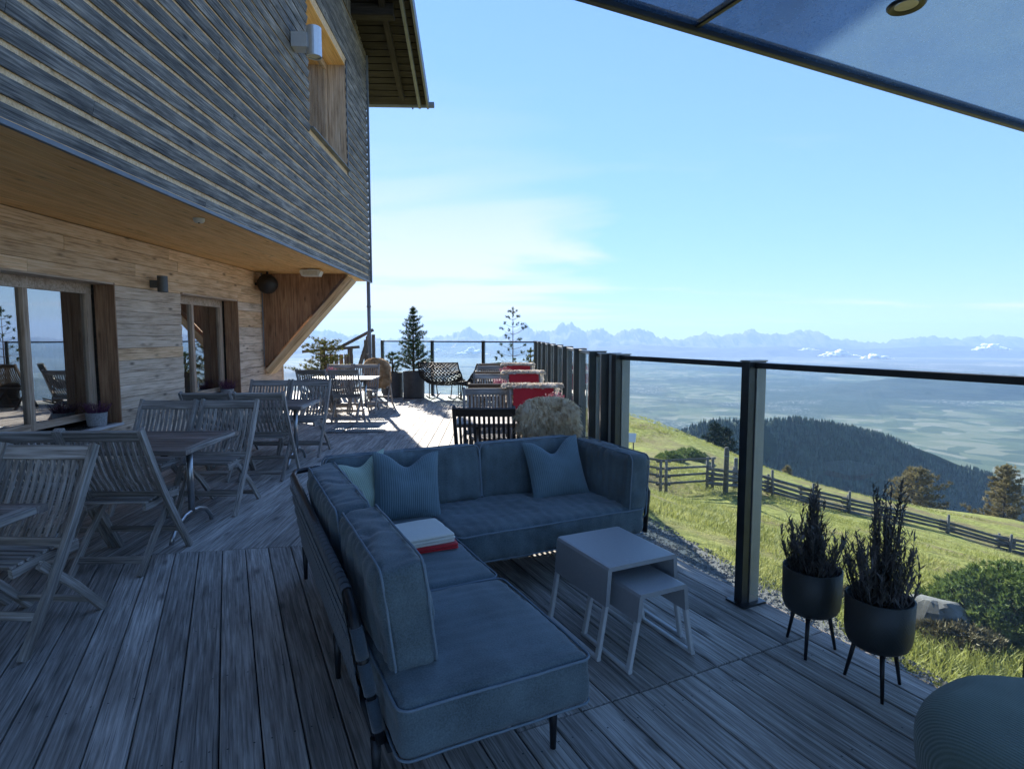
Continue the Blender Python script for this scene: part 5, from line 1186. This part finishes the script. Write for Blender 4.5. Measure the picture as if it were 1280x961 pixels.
# ================================================================== CONIFERS IN PLANTERS
def needles(V, Fs, P0, d_, n_, L_, w_, rs_, spread=.9):
    """append n_ needle triangles round point P0 heading d_"""
    a = rs_.randn(n_, 3) * spread + d_[None]; a /= np.linalg.norm(a, axis=1)[:, None]; sd = np.cross(a, rs_.randn(n_, 3)); sd /= np.linalg.norm(sd, axis=1)[:, None]
    l = L_ * (.6 + .6 * rs_.rand(n_))[:, None]; p = P0[None] + rs_.randn(n_, 3) * L_ * .12
    V.append(np.stack([p - sd * w_, p + sd * w_, p + a * l], 1).reshape(-1, 3))
def conifer(name, label, base, h, rad, mat, seed, whorls, per, clump, nl, nw, z0=.12, shape=.8, tipsonly=False, jitter=.12, trunk_r=.03, cat='tree', group=None, lean=0):
    rs_ = np.random.RandomState(seed); t = thing(name, label, cat, base, 0, group)
    tr = MB(); tr.tube([(0, 0, -.05), (lean * .3, 0, h * .5), (lean, 0, h * .97)], [trunk_r, trunk_r * .65, trunk_r * .15], 8); lb = MB(); V = []
    for k in range(whorls):
        f = (k + .3) / whorls; z = h * (z0 + (1 - z0) * f); r_ = rad * (1 - f) ** shape * (1 + jitter * rs_.randn() * .6) + .03 * rad
        for j in range(per):
            a = 6.283 * (j + rs_.rand() * .7) / per + k * 1.3; rr2 = r_ * (.75 + .4 * rs_.rand()); up_ = rr2 * (.25 + .3 * rs_.rand())
            p0 = np.array([lean * f, 0, z]); d_ = np.array([math.cos(a), math.sin(a), 0]); p1 = p0 + d_ * rr2 + np.array([0, 0, up_])
            lb.tube([tuple(p0), tuple((p0 + p1) / 2 - np.array([0, 0, up_ * .2])), tuple(p1)], [trunk_r * .3, trunk_r * .2, trunk_r * .1], 4, cap=False)
            ns = max(2, int(clump * (rr2 / rad + .25)))
            for s in range(ns):
                q = (.88 + .12 * rs_.rand()) if tipsonly else (.22 + .78 * (s + rs_.rand()) / ns)
                dd_ = (p1 - p0) / (np.linalg.norm(p1 - p0) + 1e-6)
                needles(V, None, p0 + (p1 - p0) * q + rs_.randn(3) * rad * .03, dd_ * .7 + np.array([0, 0, .5]), 16, nl, nw, rs_)
    for s in range(10): needles(V, None, np.array([lean, 0, h * (.88 + .012 * s)]), np.array([0, 0, 1.]), 12, nl, nw, rs_, .5)
    tr.build('trunk', M_['bark'], t); lo = lb.build('limbs', M_['bark'], t)
    V = np.concatenate(V); Fa = np.arange(len(V)).reshape(-1, 3); fast_mesh('crown', V, Fa, M_[mat], t)['kind'] = 'stuff'; return t
def planter(loc, r, h, label):
    t = thing('planter', label, 'planter', loc); m = MB(); m.lathe([(0, 0), (r * .93, 0), (r, .03), (r, h), (r - .02, h), (r - .02, h - .06), (0, h - .06)], n=32, smooth=False); m.build('tub', M_['planter_grey'], t)
    m = MB(); m.lathe([(0, h - .055), (r - .02, h - .058)], n=20); m.build('soil', M_['soil'], t); return t
planter((-2.42, 14.35, 0), .26, .66, 'dark grey cylinder planter holding the bushy pine')
conifer('pine_tree', 'bushy dark green pine in the dark grey planter', (-2.42, 14.35, .60), 1.62, .46, 'pine_needles', 4, 16, 8, 8, .07, .0045, .05, .8, False, .35)
planter((-2.98, 14.55, 0), .25, .62, 'dark grey cylinder planter behind the tan sheepskin')
conifer('dwarf_pine', 'low dark pine in the planter behind the tan sheepskin', (-2.98, 14.55, .56), .55, .33, 'pine_needles', 6, 5, 6, 6, .06, .0045, .05, .5)
planter((.02, 12.95, 0), .22, .5, 'dark planter holding the slim young pine')
conifer('pine_tree', 'slim young pine with sparse upturned branches at the end of the windbreak', (.02, 12.95, .45), 1.70, .44, 'pine_needles', 8, 9, 4, 5, .055, .005, .15, .7, True, .2, .016)
planter((.42, 13.1, 0), .19, .45, 'dark planter beside the slim young pine')
conifer('dwarf_pine', 'small olive pine beside the slim young pine', (.42, 13.1, .40), .85, .26, 'golden_pine', 9, 7, 5, 5, .05, .0045, .05, .6)
planter((-4.25, 12.9 + .35, 0), .33, .42, 'wide dark planter at the house corner')
t = conifer('pine_bush', 'olive-gold pine bush at the house corner under the diagonal bracket', (-4.25, 12.9 + .35, .36), 1.05, .55, 'golden_pine', 12, 8, 8, 8, .07, .005, .03, .35, False, .3, .03, 'bush')

# ================================================================== STAIR HEAD AND FLOOR GRATES
t = thing('stair_rail', 'weathered timber stair head with sloping handrail beyond the house corner', 'stair railing', (-3.9, 15.0, 0), R(2))
for x, z in ((-.95, 1.15), (-.25, 1.2), (.22, 1.52)): bar('stair_post', (x, 0, 0), (x, 0, z), .11, .11, M_['fence_wood'], t, up=(0, 1, 0))
bar('handrail', (-1.45, 0, 1.12), (-.02, 0, 1.24), .13, .07, M_['fence_wood'], t)
bar('handrail', (-.55, .13, 1.22), (.32, .13, 1.68), .14, .07, M_['fence_wood'], t)
bar('brace', (.0, -.07, .75), (.26, -.07, 1.55), .10, .04, M_['fence_wood'], t, up=(0, 1, 0))
for k in range(6): bar('infill_board', (-.86 + .125 * k, .02, .04), (-.86 + .125 * k, .02, 1.05), .10, .024, M_['brown_wood'] if k % 2 else M_['fence_wood'], t, up=(0, 1, 0))
for k in range(3): bar('infill_board', (.10 + .10 * k, .24, .04), (.10 + .10 * k, .24, 1.42 + .07 * k), .09, .024, M_['fence_wood'], t, up=(0, 1, 0))
for i, (a0, a1) in enumerate(((-2.62, -2.36), (-2.34, -1.72))):
    t = thing('floor_grate', ('narrow' if i == 0 else 'wide') + ' slatted metal floor grate let into the deck', 'grate', hf((a0 + a1) / 2, 9.62), R(2.03))
    w = (a1 - a0) / 2; m = MB(); m.box((0, 0, .004), (2 * w, .74, .006)); m.build('backing', M_['black_plastic'], t)
    nb_ = int(2 * w / .034)
    for k in range(nb_): bar('grate_bar', (-w + .017 + k * .034, -.36, .014), (-w + .017 + k * .034, .36, .014), .014, .014, M_['rail_metal'], t)

# ================================================================== FENCES AND THINGS ON THE MEADOW
def gz(x, y): return hz1(x, y)
t = thing('pole_fence', 'weathered pole fence with four rails at the edge of the knoll', 'fence', (0, 0, 0))
fp = [at(790, 612, 19), at(829, 613, 18.6), at(887, 611, 19.4)]
for p in fp[1:]:
    z = gz(p.x, p.y)
    for dx in (-.09, .09): m = MB(); m.tube([(p.x + dx, p.y, z - .1), (p.x + dx, p.y + .02, z + 1.02)], [.055, .045], 7); m.build('fence_post', M_['fence_wood'], t)
for k in range(4):
    for p, q in zip(fp, fp[1:]):
        z0, z1 = gz(p.x, p.y), gz(q.x, q.y); h = .22 + .25 * k; e = (q - p).normalized() * .25
        m = MB(); m.tube([Vector((p.x, p.y + .09, z0 + h + .02)) - e, Vector((q.x, q.y + .09, z1 + h - .01 + .03 * math.sin(k * 3))) + e], [.045, .036], 7); m.build('fence_rail', M_['fence_wood'], t)
t = thing('log_fence', 'long zigzag fence of stacked grey logs across the meadow', 'fence', (0, 0, 0))
path = [at(893, 607, 19.5), at(925, 612, 20), at(962, 617, 21.2), at(1008, 629, 22), at(1060, 641, 22.6), at(1120, 654, 23), at(1184, 668, 23.2), at(1255, 690, 22.8), at(1340, 712, 22.4)]
for i, (p, q) in enumerate(zip(path, path[1:])):
    z0, z1 = gz(p.x, p.y), gz(q.x, q.y); e = (q - p).normalized() * .35; sd = Vector((-e.y, e.x, 0)).normalized() * .10 * (1 if i % 2 else -1)
    for k in range(4):
        m = MB(); h = .10 + .16 * k; m.tube([Vector((p.x, p.y, z0 + h)) + sd * .5 - e, Vector((q.x, q.y, z1 + h + .04 * math.sin(i + k * 2))) + sd * .5 + e], [.062, .048], 7); m.build('fence_log', M_['fence_wood'], t)
    for s in (-1, 1):
        b_ = Vector((q.x, q.y, z1)) + sd.normalized() * .16 * s + e * .3 * s; m = MB(); m.tube([b_ - Vector((0, 0, .15)), b_ + Vector((.03 * s, 0, .82 + .12 * math.sin(i * 3 + s)))], [.055, .045], 7); m.build('fence_post', M_['fence_wood'], t)
for (x, y, Yd, h, r_, lb_) in ((907, 610, 19.0, 1.5, .085, 'tall pale round post beside the pole fence'), (919, 607, 20.6, 1.0, .075, 'short grey round post beside the tall pale post')):
    p = at(x, y, Yd); z = gz(p.x, p.y); t = thing('gate_post', lb_, 'post', (p.x, p.y, z)); m = MB(); m.tube([(0, 0, -.15), (0, 0, h * .97), (0, 0, h)], [r_, r_ * .92, r_ * .6], 10); m.build('trunk', M_['fence_wood'], t)
    m = MB(); m.tube([(0, 0, h * .8), (0, 0, h * .82)], r_ * 1.06, 10); m.build('wire_band', M_['zinc'], t)
p = at(784, 552, 24); z = gz(p.x, p.y); t = thing('info_sign', 'small white information board on the slope of the knoll', 'sign', (p.x, p.y, z), R(-20))
for s in (-1, 1): bar('sign_leg', (s * .25, .1, -.1), (s * .25, 0, .78), .05, .05, M_['fence_wood'], t, up=(0, 1, 0))
bar('board', (-.36, -.05, .80), (.36, -.05, .80), .42, .03, M_['sign_white'], t, up=(0, -1, .75))
# boulder
def boulder(name, label, c, s, seed):
    m = MB(); nu, nv = 22, 14; vs_ = []
    for j in range(nv + 1):
        for i in range(nu):
            a, b_ = 6.283 * i / nu, math.pi * j / nv; d_ = Vector((math.cos(a) * math.sin(b_), math.sin(a) * math.sin(b_), math.cos(b_)))
            r_ = 1 + .28 * noise.noise(d_ * 1.3 + Vector((seed, 0, 0))) + .12 * noise.noise(d_ * 3.5 + Vector((seed, 3, 0))); q = d_ * r_
            for ax in (Vector((.6, -.5, .6)), Vector((-.7, -.3, .5)), Vector((.1, -.9, .3)), Vector((.2, .2, .95))):
                ax = ax.normalized(); dd_ = q.dot(ax) - .74
                if dd_ > 0: q -= ax * dd_ * .85
            vs_.append((q.x * s[0], q.y * s[1], q.z * s[2]))
    fs = [(j * nu + i, (j + 1) * nu + i, (j + 1) * nu + (i + 1) % nu, j * nu + (i + 1) % nu) for j in range(nv) for i in range(nu)]
    m.add(vs_, fs); o = m.build(name, M_['rock_grey']); o.location = c; return tag(o, label, 'boulder')
p = at(1170, 772, 4.0); boulder('boulder', 'grey angular boulder at the gravel edge behind the pots', (p.x, p.y, gz(p.x, p.y) + .05), (.24, .19, .19), 2.)
p = at(1105, 748, 4.6); boulder('boulder', 'small low grey stone half hidden behind the pots', (p.x, p.y, gz(p.x, p.y) + .02), (.16, .13, .09), 5.)
# juniper shrubs and dead leaves
def shrub(name, label, base, rx_, ry_, h, n_, mat, seed, nl=.05, nw=.008, cat='shrub'):
    rs_ = np.random.RandomState(seed); t = thing(name, label, cat, base); V = []; lb = MB()
    for k in range(n_):
        a = rs_.rand() * 6.283; q = math.sqrt(rs_.rand()); z = h * (1 - q * q * .75) * (.35 + .65 * rs_.rand()); p = np.array([math.cos(a) * q * rx_, math.sin(a) * q * ry_, z]) * (1 + .18 * noise.noise((math.cos(a) * 2, math.sin(a) * 2, seed)))
        d_ = np.array([math.cos(a) * q, math.sin(a) * q, .8])
        needles(V, None, p, d_, 14, nl, nw, rs_, .6)
        if k % 8 == 0: lb.tube([(p[0] * .2, p[1] * .2, -.03), tuple(p * np.array([.7, .7, .45])), tuple(p)], [.012, .008, .004], 4, cap=False)
    V = np.concatenate(V); fast_mesh('foliage', V, np.arange(len(V)).reshape(-1, 3), M_[mat], t)['kind'] = 'stuff'; lb.build('branches', M_['bark'], t); return t
for (x, y, Yd, rx_, ry_, h, n_, lb_, sd) in ((1262, 800, 4.1, .62, .5, .48, 1500, 'bushy green juniper beside the gravel and the pouf', 1), (1290, 742, 5.6, .8, .6, .45, 1300, 'low juniper spreading behind the bushy one', 2), (1225, 740, 5.4, .35, .3, .26, 500, 'small juniper tuft beside the boulder', 3)):
    p = at(x, y, Yd); shrub('juniper', lb_, (p.x, p.y, gz(p.x, p.y)), rx_, ry_, h, n_, 'juniper', sd)
for (x, y, Yd, r_, lb_, sd) in ((1190, 800, 3.75, .3, 'dry brown ground plant beside the boulder', 7), (1060, 757, 4.4, .16, 'tiny dry plant at the gravel edge behind the first pot', 8)):
    p = at(x, y, Yd); shrub('dry_plant', lb_, (p.x, p.y, gz(p.x, p.y)), r_, r_ * .7, .1, 260, 'dry_leaves', sd, .04, .008, 'plant')
for (x, y, Yd, r_, h, lb_, sd) in ((860, 560, 27, .9, .5, 'dark low bush on the knoll slope', 31), (838, 566, 25, .6, .4, 'small dark bush lower on the knoll slope', 32)):
    p = at(x, y, Yd); shrub('low_bush', lb_, (p.x, p.y, gz(p.x, p.y)), r_, r_, h, 420, 'juniper', sd, .12, .02, 'bush')
# larches and spruces below the meadow
def far_tree(x, ytop, ybase, Yd, name, label, mat, rad_f, seed, whorls, per, clump, nl, nw, shape=.8):
    b_ = at(x, ybase, Yd); h = (ybase - ytop) / 733 * Yd; zb = min(b_.z, gz(b_.x, b_.y)); h += b_.z - zb
    return conifer(name, label, (b_.x, b_.y, zb), h, h * rad_f, mat, seed, whorls, per, clump, nl, nw, .12, shape, False, .35, h * .018)
far_tree(1254, 578, 652, 45, 'larch_tree', 'golden-brown larch with a dark trunk at the far edge of the meadow', 'larch_needles', .30, 41, 15, 7, 9, .26, .035, .55)
far_tree(1144, 584, 634, 46, 'larch_tree', 'rounded reddish-gold larch behind the log fence', 'larch_needles', .42, 43, 12, 8, 9, .24, .035, .45)
far_tree(983, 582, 614, 40, 'larch_tree', 'small slim yellow larch beside the knoll', 'larch_needles', .26, 44, 10, 6, 6, .2, .03, .7)
far_tree(893, 528, 566, 48, 'spruce_tree', 'dark spruce behind the crest of the knoll', 'spruce_needles', .30, 45, 14, 8, 8, .3, .04, .8)
far_tree(907, 534, 570, 49, 'spruce_tree', 'shorter dark spruce beside the taller one behind the knoll', 'spruce_needles', .32, 46, 13, 8, 8, .3, .04, .8)
